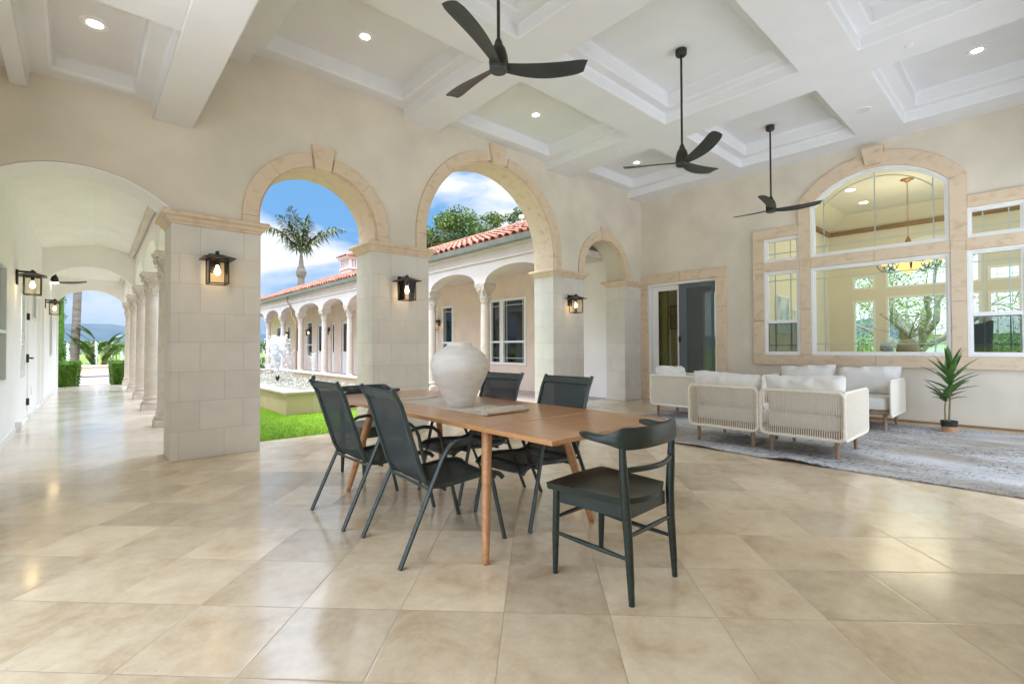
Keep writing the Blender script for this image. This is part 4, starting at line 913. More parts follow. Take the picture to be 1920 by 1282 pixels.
# ================================================================== ROOM BEHIND THE WINDOWS
dr = thing('dining_room', 'pale yellow dining room seen through the house windows', 'room', (12.5, 1.5, 0))
XF = 15.5
struct(MB().box(9.71, 15.7, -4.5, 3.97, -0.12, -0.001).box(9.71, 15.0, 4.13, 8.0, -0.12, -0.001).build('interior_floor', INFLOOR))
FW = []
def fwin(y0, y1, z0, z1): return [(y0, z0), (y1, z0), (y1, z1), (y0, z1)]
FWIN = [('small', 2.945, 3.435, 2.40, 3.02), ('small', 2.945, 3.435, 0.6, 2.38 - 0.0), ('big', 0.95, 2.72, 0.6, 2.44), ('arch', 0.95, 2.72, 2.65, 3.45), ('small', 0.30, 0.84, 2.66, 3.0), ('small', 0.30, 0.84, 0.6, 2.42), ('big', -2.4, -0.6, 0.6, 2.42)]
FWIN[0] = ('small', 2.945, 3.435, 2.66, 3.01)
hol = []
for nme, y0, y1, z0, z1 in FWIN:
    hol.append(fwin(y0, y1, z0, z1) if nme != 'arch' else [(y0, z0), (y1, z0)] + list(reversed(seg_arc((y0 + y1) / 2, (y1 - y0) / 2, z1, 0.42, 20))))
MB().prism([(-4.5, 0), (4.0, 0), (4.0, 5.0), (-4.5, 5.0)], hol, 'x', XF, XF + 0.16).build('far_wall', YELLOW, dr)
for (nme, y0, y1, z0, z1), hp in zip(FWIN, hol):
    m = MB(); cy, cz = (y0 + y1) / 2, (z0 + z1) / 2
    ip = [(cy + (p[0] - cy) * (1 - 0.1 / (y1 - y0)), cz + (p[1] - cz) * (1 - 0.1 / (z1 - z0))) for p in hp]
    m.prism(hp, [ip], 'x', XF - 0.012, XF + 0.09)
    w_ = m.build('window', WHITEFRAME, dr); MB().prism(ip, [], 'x', XF + 0.05, XF + 0.053).build('pane', GLASS, w_)
    g = MB()
    for yy in (y0 + 0.15, y1 - 0.15): g.box(XF + 0.03, XF + 0.042, yy - 0.007, yy + 0.007, z0 + 0.05, z1 - 0.05)
    for zz in ([z1 - 0.15] if z1 - z0 > 1 else [z0 + 0.13]): g.box(XF + 0.029, XF + 0.041, y0 + 0.05, y1 - 0.05, zz - 0.007, zz + 0.007)
    g.build('muntin', WHITEFRAME, w_)
MB().box(9.71, XF - 0.001, 3.98, 4.12, 0, 5.0).build('side_wall', YELLOW, dr)
# tray ceiling: brown moulding, yellow cove, pale flat
cvm = MB(); zc0, zc1 = 4.27, 4.60
cvm.add([(XF, 3.98, zc0), (XF, -4.5, zc0), (XF - 0.55, -4.5, zc1), (XF - 0.55, 3.45, zc1)], [(0, 1, 2, 3)]); cvm.add([(9.72, 3.98, zc0), (XF, 3.98, zc0), (XF - 0.55, 3.45, zc1), (9.72, 3.45, zc1)], [(0, 1, 2, 3)])
cvm.build('cove', YELLOW, dr)
MB().box(9.71, XF - 0.5, -4.5, 3.5, zc1 + 0.001, zc1 + 0.2).build('ceiling', INCEIL, dr)
MB().box(XF - 0.09, XF - 0.001, -4.5, 3.89, 4.18, 4.268).box(9.72, XF - 0.001, 3.893, 3.979, 4.18, 4.268).build('crown_moulding', BROWN, dr)
MB().box(9.71, 15.8, -4.6, 8.1, 5.02, 5.15).build('roof', ROOFGREY, dr)
pd = MB().box(10.75, 10.95, 3.90, 3.979, 0, 2.45).box(11.05 - 0.0, 11.08, 3.955, 3.979, 0, 2.3)
pd.build('door_casing', WHITEFRAME, dr, bevel=0.01)
MB().box(10.954, 11.046, 3.955, 3.978, 1.30, 1.34).build('switch_plate', WHITEFRAME, dr)
# room behind the sliding door
fr_ = thing('family_room', 'dim yellow room seen through the sliding door', 'room', (12, 6, 0))
MB().prism([(4.13, 0), (8.9, 0), (8.9, 3.2), (4.13, 3.2)], [[(4.4, 0.3), (6.9, 0.3), (6.9, 2.8), (4.4, 2.8)]], 'x', 14.0, 14.14).build('far_wall', YELLOW, fr_)  # opening out of view, added to let daylight into this room
MB().box(9.71, 14.0, 8.9, 9.0, 0, 3.2).build('side_wall', YELLOW, fr_)
MB().box(9.71, 14.14, 4.13, 9.0, 3.2, 3.3).build('ceiling', INCEIL, fr_)
MB().box(9.80, 9.88, 5.66, 6.2, 0.02, 2.6).build('drape', OLIVE, fr_)
MB().box(13.94, 13.999, 7.95, 8.30, 0.0, 2.1).build('white_door', WHITEWALL, fr_, bevel=0.01)
def picture(x0, x1, y0, y1, z0, z1, mt, lab, axis):
    t = thing('framed_picture', lab, 'picture', ((x0 + x1) / 2, (y0 + y1) / 2, z0))
    if axis == 'y':
        MB().box(x0, x1, y0, y1, z0, z1).build('frame', WHITEFRAME if mt is ARTA else BROWN, t, bevel=0.004); MB().box(x0 + 0.025, x1 - 0.025, y0 - 0.004, y0 - 0.001, z0 + 0.025, z1 - 0.025).build('canvas', mt, t)
    else:
        MB().box(x0, x1, y0, y1, z0, z1).build('frame', WHITEFRAME if mt is ARTA else BROWN, t, bevel=0.004); MB().box(x0 - 0.004, x0 - 0.001, y0 + 0.03, y1 - 0.03, z0 + 0.03, z1 - 0.03).build('canvas', mt, t)
picture(11.45, 12.17, 3.92, 3.978, 1.47, 2.30, ARTA, 'upper left abstract blue picture seen through the left lower window', 'y')
picture(12.42, 12.95, 3.92, 3.978, 1.21, 2.04, ARTA, 'lower right abstract blue picture seen through the left lower window', 'y')
picture(13.93, 13.998, 7.50, 7.93, 1.72, 2.47, ARTB, 'brown framed picture seen through the sliding door glass', 'x')
for x, y, lab in ((12.6, 2.81, 'recessed light left in the yellow room ceiling'), (13.95, 2.85, 'second recessed light, nearer the chandelier chain in the yellow room')):
    t = thing('interior_downlight', lab, 'ceiling light', (x, y, zc1), 0, 'recessed lights in the yellow room')
    MB().lathe([(0.0005, -0.006), (0.07, -0.006), (0.085, -0.001)], n=24).build('lens', LEDM, t, local=True)
t = thing('ceiling_vent', 'round vent in the yellow room ceiling beside the chandelier chain', 'vent', (13.9, 1.87, zc1))
MB().lathe([(0.0005, -0.012), (0.13, -0.012), (0.14, -0.001)], n=24).build('grille', SPEAK, t, local=True)
cl = thing('chandelier', 'bronze scroll chandelier with amber glass bowls behind the picture window', 'chandelier', (12.65, 1.84, 2.65), 0)
GOLD = mat('antique gold metal', (0.36, 0.20, 0.085), 0.45, metal=0.5, noise=0.15, nscale=12)
MB().lathe([(0.02, 1.88), (0.05, 1.91), (0.11, 1.935), (0.115, 1.948)], n=24).build('canopy', GOLD, cl, local=True, smooth=True)
c = MB()
for i in range(30):
    z = 1.88 - i * 0.038; a = (i % 2) * PI / 2
    c.tube([(0.012 * math.cos(p) * math.cos(a), 0.012 * math.cos(p) * math.sin(a), z - 0.019 + 0.025 * math.sin(p)) for p in [2 * PI * q / 10 for q in range(10)]], 0.0035, 5, closed=True)
c.build('chain', GOLD, cl, local=True)
MB().lathe([(0.006, 0.78), (0.015, 0.76), (0.05, 0.68), (0.055, 0.62), (0.03, 0.55), (0.015, 0.52), (0.02, 0.40), (0.012, 0.30), (0.02, 0.2)], n=16).build('column', GOLD, cl, local=True, smooth=True)
MB().lathe([(0.0005, 0.0), (0.02, 0.005), (0.12, 0.06), (0.22, 0.14), (0.255, 0.20), (0.25, 0.205), (0.2, 0.15), (0.0005, 0.03)], n=32, cap=False).build('bowl', SCONCE, cl, local=True, smooth=True)
for i in range(8):
    a = 2 * PI * i / 8 + 0.25; ca, sa = math.cos(a), math.sin(a); RR = 0.52
    arm = [(0.03, 0.30), (0.10, 0.40), (0.18, 0.36), (0.22, 0.24), (0.28, 0.12), (0.36, 0.06), (0.44, 0.08), (0.50, 0.16), (RR, 0.24)]
    A_ = MB().tube([(r * ca, r * sa, z) for r, z in arm], 0.008, 6)
    A_.tube([((0.36 + 0.06 * math.cos(q)) * ca, (0.36 + 0.06 * math.cos(q)) * sa, 0.13 + 0.06 * math.sin(q)) for q in [k * 0.5 for k in range(-3, 9)]], 0.006, 5)
    am = A_.build('arm', BRONZE, cl, local=True, smooth=True)
    MB().lathe([(0.012, 0.235), (0.04, 0.25), (0.075, 0.29), (0.085, 0.335), (0.08, 0.335), (0.0005, 0.26)], (RR * ca, RR * sa, 0), 18, cap=False).build('glass_cup', SCONCE, am, local=True, smooth=True)
dt = thing('interior_table', 'dining table inside the yellow room, hidden below the window sill', 'table', (12.9, 1.9, 0))
MB().box(12.2, 13.6, 0.7, 3.1, 0.86, 0.90).build('tabletop', BROWN, dt)
for x in (12.3, 13.4):
    for y in (0.8, 2.9): MB().box(x, x + 0.1, y, y + 0.1, 0, 0.8595).build('leg', BROWN, dt)
VG = mat('olive grey pottery', (0.33, 0.30, 0.20), 0.6, noise=0.1, nscale=8)
vz = thing('round_vase', 'squat olive grey vase with bare branches in the yellow room', 'vase', (13.05, 1.93, 0.90))
MB().lathe([(0.0005, 0.0), (0.13, 0.0), (0.19, 0.10), (0.20, 0.20), (0.18, 0.30), (0.12, 0.385), (0.06, 0.41), (0.055, 0.42), (0.05, 0.40)], n=28, cap=False).build('body', VG, vz, local=True, smooth=True)
bm_ = MB(); rnd = random.Random(4)
for i in range(16):
    a = rnd.uniform(0, 2 * PI); el = rnd.uniform(0.5, 1.2); L_ = rnd.uniform(0.45, 0.8); P_ = Vector((0, 0, 0.40)); d = Vector((0.5 * math.cos(a) * math.cos(el), math.copysign(abs(math.sin(a)) * 0.6 + 0.4, math.sin(a)) * math.cos(el), math.sin(el))).normalized(); pts = [P_]
    for k in range(5): P_ = P_ + d * L_ / 5; d = (d + Vector((rnd.uniform(-.12, .12), rnd.uniform(-.12, .12), -0.10))).normalized(); pts.append(P_)
    bm_.tube(pts, [0.004] * 5 + [0.002], 5)
    for k in range(2, 6):
        for w__ in range(3): blade_leaf(bm_, pts[k], rnd.uniform(0, 6.3), rnd.uniform(-.3, .8), 0.06, 0.008, 0.3, n=3)
bm_.build('branches', STEM, vz, local=True)
cp = thing('baseball_cap', 'pale blue cap with slate lettering standing inside the window', 'cap', (12.75, 2.23, 0.90))
MB().lathe([(0.055, 0.0), (0.06, 0.10), (0.075, 0.155)], n=20).build('stand', VG, cp, local=True, smooth=True)
MB().lathe([(0.118, 0.155), (0.122, 0.20), (0.118, 0.26), (0.10, 0.33), (0.065, 0.385), (0.02, 0.41), (0.0005, 0.412)], n=28, cap=False).build('crown', CAPM, cp, local=True, smooth=True)
MB().prism([(0.10, 0.06), (0.03, 0.20), (-0.06, 0.20), (-0.11, 0.07)], [], 'z', 0.156, 0.164).build('brim', CAPM, cp, local=True)
MB().lathe([(0.1235, 0.245), (0.1235, 0.257)], n=28, cap=False).build('band', CAPT, cp, local=True)
# raised lettering across the front of the cap
fc = bpy.data.curves.new('lettering', 'FONT'); fc.body = 'A.R. PIOR'; fc.size = 0.062; fc.extrude = 0.002; fc.align_x = 'CENTER'
fo = bpy.data.objects.new('lettering', fc); COL.objects.link(fo)
dg = bpy.context.evaluated_depsgraph_get(); dg.update(); me = bpy.data.meshes.new_from_object(fo.evaluated_get(dg)); bpy.data.objects.remove(fo)
for v in me.vertices:
    a = v.co.x / 0.125; rr_ = 0.1245 + v.co.z; v.co = Vector((-rr_ * math.cos(a), -rr_ * math.sin(a), 0.178 + v.co.y))
me.materials.clear(); me.materials.append(CAPT); lt = bpy.data.objects.new('lettering', me); COL.objects.link(lt); lt.parent = cp
ic = thing('interior_chair', 'dark upholstered chair inside the lower right window', 'chair', (11.9, 0.83, 0))
m = MB(); pillow(m, (0, 0, 1.22), 0.5, 0.72, 0.12, 3); m.build('backrest', INDGREY, ic, local=True, smooth=True)
MB().box(-0.25, 0.25, -0.24, 0.24, 0.42, 0.55).build('seat', INDGREY, ic, local=True, bevel=0.03)
for x in (-0.2, 0.2):
    for y in (-0.2, 0.2): MB().box(x - 0.02, x + 0.02, y - 0.02, y + 0.02, 0, 0.4195).build('leg', BROWN, ic, local=True)
ld = bpy.data.lights.new('chandelier_light', 'POINT'); ld.energy = 24; ld.color = (1, 0.86, 0.66); ld.shadow_soft_size = 0.65
lo = bpy.data.objects.new('chandelier_light', ld); COL.objects.link(lo); lo.parent = cl; lo.location = (0, 0, 0.6)

# ================================================================== CORRIDOR ON THE LEFT
cw = thing('corridor_wall', 'white wall of the left corridor with louvred door and small windows', 'wall', (-0.72, 12, 0))
def srect(y0, y1, z0, z1): return [(y0, z0), (y1, z0), (y1, z1), (y0, z1)]
DOORH = srect(10.40, 11.55, 0.012, 2.20); W1 = srect(7.60, 8.70, 0.78, 2.22); W2 = srect(12.12, 12.82, 1.72, 2.36); DOOR2 = srect(13.25, 14.15, 0.012, 2.20); W3 = srect(16.6, 17.4, 1.0, 2.2)
MB().prism([(6.64, 0), (20.2, 0), (20.2, 3.9), (6.64, 3.9)], [DOORH, W1, W2, DOOR2, W3], 'x', -0.92, -0.72).build('wall', WHITEWALL, cw, sk=True)
def swin(y0, y1, z0, z1, rail=None):
    m = MB(); m.prism(srect(y0 - 0.02, y1 + 0.02, z0 - 0.02, z1 + 0.02), [srect(y0 + 0.03, y1 - 0.03, z0 + 0.03, z1 - 0.03)], 'x', -0.80, -0.705)
    if rail: m.box(-0.77, -0.71, y0 + 0.03, y1 - 0.03, rail - 0.02, rail + 0.02)
    w = m.build('window', WHITEFRAME, cw, sk=True, bevel=0.004); MB().box(-0.765, -0.762, y0 + 0.03, y1 - 0.03, z0 + 0.03, z1 - 0.03).build('pane', DGLASS, w, sk=True)
swin(7.60, 8.70, 0.78, 2.22, 1.40); swin(12.12, 12.82, 1.72, 2.36); swin(16.6, 17.4, 1.0, 2.2)
lm = MB(); lm.prism(srect(10.41, 11.54, 0.02, 2.19), [srect(10.52, 11.24, 0.73, 2.10)], 'x', -0.775, -0.735)
ld_ = lm.build('door', WHITEWALL, cw, sk=True, bevel=0.003)
lv = MB(); z = 0.75
while z < 2.08: lv.rotbox((-0.742, 10.88, z), (0.040, 0.71, 0.006), Matrix.Rotation(D(35), 3, 'Y')); z += 0.034
lv.box(-0.80, -0.795, 10.52, 11.24, 0.73, 2.10).build('louvres', WHITEFRAME, ld_, sk=True)
for z in (0.30, 1.73): MB().box(-0.735, -0.700, 11.44, 11.53, z - 0.055, z + 0.055).build('hinge', BLACK, ld_, sk=True)
MB().box(-0.735, -0.705, 11.42, 11.52, 0.96, 1.10).box(-0.705, -0.65, 11.45, 11.475, 1.02, 1.045).box(-0.665, -0.645, 11.22, 11.475, 1.02, 1.045).build('handle', BLACK, ld_, sk=True, bevel=0.003)
MB().box(-0.80, -0.76, 13.26, 14.14, 0.02, 2.19).build('door', WHITEFRAME, cw, sk=True)
MB().box(-0.72, -0.708, 14.33, 19.6, 0.0, 0.08).box(-0.72, -0.708, 11.6, 13.2, 0.0, 0.08).box(-0.72, -0.708, 6.66, 10.35, 0.0, 0.08).build('skirting', WHITEFRAME, cw, sk=True)
MB().box(-0.721, -0.712, 12.04, 12.12, 0.38, 0.52).build('outlet_cover', WHITEFRAME, cw, sk=True)
t = thing('door_stop', 'small white wedge against the louvred door in the corridor', 'door stop', (-0.62, 10.1, 0))
MB().prism([(9.80, 0.0), (10.35, 0.0), (9.80, 0.15)], [], 'x', -0.664, -0.60).build('wedge', WHITEFRAME, t)
MB().box(-0.715, -0.55, 20.0, 20.19, 0.0, 0.02)
lantern((-0.664, 9.72, 2.20), 0, 'lit black box lantern beside louvred door in the left corridor', power=0.8)
lantern((-0.577, 15.05, 2.20), 0, 'smaller looking lit black box lantern farther down the left corridor', power=0.8)
cc = thing('corridor_ceiling', 'cream ceiling of the left corridor with two low arched cross walls', 'ceiling', (0.2, 12, 3.3))
prof = [(-0.73, 3.335), (-0.45, 3.40), (0.10, 3.505), (0.30, 3.50), (0.84, 3.37), (1.2, 3.37), (1.2, 3.75), (-0.73, 3.75)]
MB().prism(prof, [], 'y', 6.64, 14.30).build('ceiling_panel', CREAM, cc, sk=True)
MB().box(-0.73, 1.2, 14.50, 19.60, 3.31, 3.75).build('ceiling_panel', CREAM, cc, sk=True)
MB().box(0.725, 0.80, 6.64, 14.30, 3.30, 3.372).box(0.725, 0.80, 14.5, 19.6, 3.24, 3.308).build('edge_trim', STUCCO, cc, sk=True)
for y0, y1, x0, x1, zs, rise in ((14.30, 14.50, -0.685, 0.80, 2.66, 0.36), (19.60, 19.85, -0.685, 0.82, 2.645, 0.34)):
    c0 = (x0 + x1) / 2; hf = (x1 - x0) / 2
    pl_ = [(-0.73, 0), (x0, 0)] + seg_arc(c0, hf, zs, rise) + [(x1, 2.66), (0.84, 2.66), (0.84, 3.9), (-0.73, 3.9)]
    MB().prism(pl_, [], 'y', y0, y1).build('cross_wall', CREAM, cc, sk=True)
# column wall above the corridor columns
CCOL = [(1.01, 9.09), (1.06, 11.73), (1.11, 14.33), (1.155, 16.95), (1.205, 19.80)]
UX = 0.97
ca_ = thing('corridor_arcade', 'cream arcade wall carried by the corridor columns', 'wall', (1.0, 12, 2.66))
ys = [6.64] + [c[1] for c in CCOL]; pz = [(6.64, 2.66)]
def ell(y0, y1, zs, b, n=20): return [((y0 + y1) / 2 - (y1 - y0) / 2 * math.cos(PI * i / n), zs + b * math.sin(PI * i / n)) for i in range(n + 1)]
pz = [(6.64, 2.662)]
for i in range(5):
    y0 = ys[i] + (0.02 if i == 0 else 0.17); y1 = ys[i + 1] - 0.17
    pz += ell(y0, y1, 2.662, 0.36)
pz += [(20.2, 2.662), (20.2, 3.9), (6.64, 3.9)]
MB().prism(pz, [], 'x', UX - 0.13, UX + 0.13).build('wall', CREAM, ca_, sk=True)
MB().box(-1.0, 1.5, 6.66, 20.4, 3.76, 3.95).build('roof', TERRA, ca_, sk=True)
tf = fan((-0.47, 17.0, 2.90), [D(-3), D(117), D(237)], 'dark ceiling fan with light hanging in the far part of the left corridor', drop=0.42, R=0.62, light=True)

# ------------------------------------------------------------------ columns
def column(loc, lab, group, H=2.655):
    t = thing('stone_column', lab, 'column', loc, 0, group)
    b = MB().box(-0.165, 0.165, -0.165, 0.165, 0.0, 0.10)
    pr = [(0.150, 0.1005), (0.160, 0.112), (0.163, 0.13), (0.158, 0.15), (0.145, 0.163), (0.132, 0.172), (0.130, 0.19), (0.139, 0.203), (0.142, 0.22), (0.138, 0.236), (0.125, 0.25), (0.120, 0.275)]
    bo = b.build('plinth', COLSTONE, t, local=True, bevel=0.006); MB().lathe(pr, n=28).build('base_moulding', COLSTONE, bo, local=True, smooth=True)
    MB().lathe([(0.118 - 0.018 * (i / 10) ** 1.7, 0.272 + (2.225 - 0.272) * i / 10) for i in range(11)], n=28).build('shaft', COLSTONE, t, local=True, smooth=True)
    cpm = MB().lathe([(0.101, 2.222), (0.114, 2.228), (0.118, 2.243), (0.112, 2.255), (0.103, 2.262), (0.106, 2.32), (0.112, 2.40), (0.128, 2.49), (0.150, 2.55), (0.16, 2.568)], n=24)
    # acanthus leaves, two rows
    for row, (z0, z1, nL, w) in enumerate(((2.262, 2.375, 8, 0.036), (2.30, 2.475, 8, 0.040))):
        for i in range(nL):
            a = 2 * PI * (i + 0.5 * row) / nL; rings = []
            for k in range(6):
                s = k / 5; r = 0.108 + 0.012 * s + (0.05 if row else 0.04) * max(0, s - 0.5) ** 1.5 * 2.6; zz = z0 + (z1 - z0) * (s if s < 0.8 else 0.8 + (s - 0.8) * 0.2) - (0.02 if s == 1 else 0)
                ww = w * (1 - 0.55 * s ** 2) * (1 + 0.12 * math.sin(k * 2.6))
                c0 = Vector((r * math.cos(a), r * math.sin(a), zz)); sd_ = Vector((-math.sin(a), math.cos(a), 0)); rd = Vector((math.cos(a), math.sin(a), 0))
                rings.append([c0 - sd_ * ww - rd * 0.006, c0 + rd * 0.012, c0 + sd_ * ww - rd * 0.006, c0 - rd * 0.016])
            cpm.loft(rings)
    cpo = cpm.build('capital', COLSTONE, t, local=True, smooth=True)
    vo = MB()
    for i in range(4):
        a = PI / 4 + i * PI / 2
        for sg in (-1, 1):
            # spiral volute lying in a vertical plane near the corner
            az = a + sg * 0.24; cx, cy = 0.168 * math.cos(az), 0.168 * math.sin(az); tx, ty = math.cos(a - sg * 0.55), math.sin(a - sg * 0.55)
            pts = []
            for k in range(26):
                th = k * 0.5; r = 0.052 * (1 - k / 30)
                pts.append((cx + tx * r * math.cos(th), cy + ty * r * math.cos(th), 2.515 + r * math.sin(th)))
            vo.tube(pts, [0.0135 * (1 - 0.5 * k / 26) for k in range(26)], 6)
        for k in range(3):
            aa = i * PI / 2 + (k - 1) * 0.2; vo.lathe([(0.0005, -0.016), (0.015, -0.008), (0.017, 0.004), (0.0005, 0.018)], (0.152 * math.cos(aa), 0.152 * math.sin(aa), 2.53 + (0.02 if k == 1 else -0.015)), 8)
    vo.build('volutes', COLSTONE, cpo, local=True, smooth=True)
    ab = MB(); ring = []
    for z, sc in ((2.569, 0.92), (2.59, 0.95), (2.605, 1.0), (2.654, 1.04)):
        rg = []
        for i in range(4):
            a0 = PI / 4 + i * PI / 2; c0 = Vector((math.cos(a0), math.sin(a0))) * 0.255 * sc; c1 = Vector((math.cos(a0 + PI / 2), math.sin(a0 + PI / 2))) * 0.255 * sc
            d = (c1 - c0).normalized()
            for k in range(7):
                s = (k + 0.0) / 7; p = c0 * (1 - s) + c1 * s; mid = (c0 + c1) / 2; p = p - mid.normalized() * 0.028 * math.sin(PI * (k + 0.5) / 7.0) if k else p
                rg.append((p.x, p.y, z))
        ring.append(rg)
    ab.loft(ring).build('abacus', COLSTONE, t, local=True)
    return t
LABC = ['carved stone column nearest the wide stone pier, in the left corridor', 'second carved column from the stone pier in the left corridor', 'third carved column from the pier, beside the first corridor cross arch', 'fourth carved column from the pier, next to last before the hedges', 'last carved column of the left corridor, beside the far hedge']
c0 = None
for (x, y), lab in zip(CCOL, LABC):
    if c0 is None: c0 = column((x, y, 0), lab, 'carved columns along the left corridor')
    else: dup(c0, (x, y, 0), 0, lab)
WCOL = [8.80, 11.10, 13.72, 16.39, 18.75, 21.45, 23.85, 26.2, 28.6, 31.0]
LABW = ['pale carved column right of the vase, in front of the wing windows', 'carved column glimpsed at the right edge of the middle pier', 'wing column hidden behind the middle stone pier', 'carved wing column just left of the middle pier', 'carved wing column right of the wall lantern, second from the middle pier', 'carved wing column beside the downspout, third from the middle pier', 'carved wing column right behind the fountain spray', 'carved wing column left of the fountain spray', 'distant wing column at edge of the left stone pier', 'most distant carved wing column beside the topiary hedge']
XW = 7.10
for y, lab in zip(WCOL, LABW):
    c = dup(c0, (XW, y, 0), 0, lab); c['group'] = 'carved columns along the courtyard wing'

# ================================================================== COURTYARD WING (building opposite)
wg = thing('courtyard_wing', 'pinkish courtyard wing with arched loggia and red clay tile roof', 'building', (8.0, 18, 0))
ys = [6.66] + WCOL + [33.3]; pz = [(6.64, 2.66)]
for i in range(len(ys) - 1):
    pz += ell(ys[i] + (0.06 if i == 0 else 0.19), ys[i + 1] - 0.19, 2.66, 0.33)
pz += [(33.6, 2.66), (33.6, 3.42), (6.64, 3.42)]
MB().prism(pz, [], 'x', XW - 0.16, XW + 0.16).build('arcade_wall', PINK, wg)
MB().box(XW - 0.20, XW - 0.161, 6.64, 33.7, 3.13, 3.18).build('string_course', PINK, wg, bevel=0.01)
WX = 9.0
wins = [(9.42, 10.35, 0.71, 2.52), (10.42, 10.88, 0.71, 2.52), (12.80, 13.40, 0.71, 2.50), (13.72, 14.12, 0.3, 2.48), (25.4, 26.14, 0.75, 2.5), (28.95, 29.35, 0.75, 2.4), (30.6, 31.4, 0.75, 2.4), (19.2, 19.9, 0.75, 2.5)]
doors = [(24.0, 24.8, 0.012, 2.42), (21.1, 21.75, 0.012, 2.42), (22.6, 23.0, 0.012, 2.42), (27.3, 28.1, 0.012, 2.42), (16.6, 17.5, 0.012, 2.42)]
MB().box(WX, WX + 0.2, 6.64, 8.0, 0, 4.2).build('passage_wall', CREAM, wg)
MB().prism([(8.001, 0), (33.6, 0), (33.6, 4.2), (8.001, 4.2)], [srect(*w) for w in wins] + [srect(*w) for w in doors], 'x', WX, WX + 0.2).build('rear_wall', TAN, wg)
MB().box(XW + 0.161, WX - 0.001, 6.64, 33.6, 3.16, 3.3).build('loggia_ceiling', PINK, wg)
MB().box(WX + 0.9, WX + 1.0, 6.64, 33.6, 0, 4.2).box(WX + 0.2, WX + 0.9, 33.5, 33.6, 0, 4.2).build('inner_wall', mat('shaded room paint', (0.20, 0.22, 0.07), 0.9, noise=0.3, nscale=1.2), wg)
for y0, y1, z0, z1 in wins:
    m = MB(); m.prism(srect(y0 - 0.03, y1 + 0.03, z0 - 0.03, z1 + 0.03), [srect(y0 + 0.035, y1 - 0.035, z0 + 0.035, z1 - 0.035)], 'x', WX - 0.03, WX + 0.08); m.box(WX - 0.015, WX + 0.06, y0 + 0.035, y1 - 0.035, 1.30, 1.355)
    w_ = m.build('window', WHITEFRAME, wg, bevel=0.004); MB().box(WX + 0.04, WX + 0.044, y0 + 0.03, y1 - 0.03, z0 + 0.03, z1 - 0.03).build('pane', DGLASS, w_)
    g = MB()
    for yy in ((y0 + 0.13, y1 - 0.13) if y1 - y0 > 0.5 else (y0 + 0.12,)): g.box(WX + 0.024, WX + 0.034, yy - 0.006, yy + 0.006, z0 + 0.035, z1 - 0.035)
    for zz in (z1 - 0.16, z0 + 0.16): g.box(WX + 0.023, WX + 0.033, y0 + 0.035, y1 - 0.035, zz - 0.006, zz + 0.006)
    g.build('muntin', WHITEFRAME, w_)
for y0, y1, z0, z1 in doors:
    m = MB(); m.prism(srect(y0 + 0.01, y1 - 0.01, z0, z1 - 0.01), [srect(y0 + 0.12, y1 - 0.12, 1.0, z1 - 0.15)], 'x', WX + 0.05, WX + 0.10)
    d_ = m.build('door', WHITEFRAME, wg, bevel=0.004); MB().box(WX + 0.07, WX + 0.074, y0 + 0.11, y1 - 0.11, 0.99, z1 - 0.14).build('pane', DGLASS, d_)
    MB().box(WX + 0.01, WX + 0.05, y0 + 0.05, y0 + 0.09, 0.95, 1.1).build('handle', BLACK, d_)
gm = MB(); gm.prism([(XW - 0.40, 3.40), (XW - 0.27, 3.40), (XW - 0.27, 3.42), (XW - 0.27, 3.51), (XW - 0.42, 3.51)], [], 'y', 6.70, 33.8); gm.build('gutter', GUTTER, wg, bevel=0.008)
MB().box(XW - 0.268, XW - 0.161, 6.64, 33.7, 3.36, 3.47).build('fascia', PINK, wg)
ds = MB().tube([(XW - 0.33, 22.2, 3.42), (XW - 0.33, 22.18, 3.2), (XW - 0.2, 22.1, 2.95), (XW - 0.2, 22.0, 2.55), (XW - 0.12, 21.75, 2.3), (XW - 0.12, 21.68, 2.1), (XW - 0.12, 21.66, 0.05)], 0.035, 8); ds.build('downspout', BROWN, wg, smooth=True)
# mission tile roof: barrels run up the slope in overlapping courses
def tile_roof(m, x0, z0, x1, z1, y0, y1, pitch=0.225, course=0.36, seed=0, lift=0.06):
    rnd = random.Random(seed); L_ = math.hypot(x1 - x0, z1 - z0); dx, dz = (x1 - x0) / L_, (z1 - z0) / L_; nx_, nz_ = -dz, dx
    nc = int(L_ / course); ny = int(abs(y1 - y0) / pitch)
    for c in range(nc):
        for j in range(ny):
            yc = y0 + (j + 0.5) * pitch + rnd.uniform(-.008, .008); s0 = c * course - 0.04 + rnd.uniform(-.015, .015); s1 = s0 + course + 0.05; r0, r1 = 0.088 + rnd.uniform(-.004, .004), 0.072
            lf_ = 0.035 + rnd.uniform(0, 0.012); rings = []
            for s_, r, h in ((s0, r0, lf_), (s1, r1, 0.008)):
                rg = []
                for k in range(7):
                    th = PI * k / 6; a, b = r * math.cos(th), r * math.sin(th) * 0.85 + h
                    rg.append((x0 + dx * s_ + nx_ * b, yc + a, z0 + dz * s_ + nz_ * b))
                for k in range(6, -1, -1):
                    th = PI * k / 6; a, b = (r - 0.016) * math.cos(th), (r - 0.016) * math.sin(th) * 0.85 + h
                    rg.append((x0 + dx * s_ + nx_ * b, yc + a, z0 + dz * s_ + nz_ * b))
                rings.append(rg)
            m.loft(rings)
    m.add([(x0, y0, z0 + 0.004), (x0, y1, z0 + 0.004), (x1, y1, z1 + 0.004), (x1, y0, z1 + 0.004)], [(0, 1, 2, 3)])
rm = MB(); tile_roof(rm, XW - 0.38, 3.50, 10.0, 4.86, 6.74, 33.9, seed=3)
rm.add([(10.0, 6.74, 4.864), (10.0, 33.9, 4.864), (13.2, 33.9, 3.5), (13.2, 6.74, 3.5)], [(0, 1, 2, 3)])
rf = rm.build('tile_roof', TERRA, wg, smooth=True)
rd_ = MB()
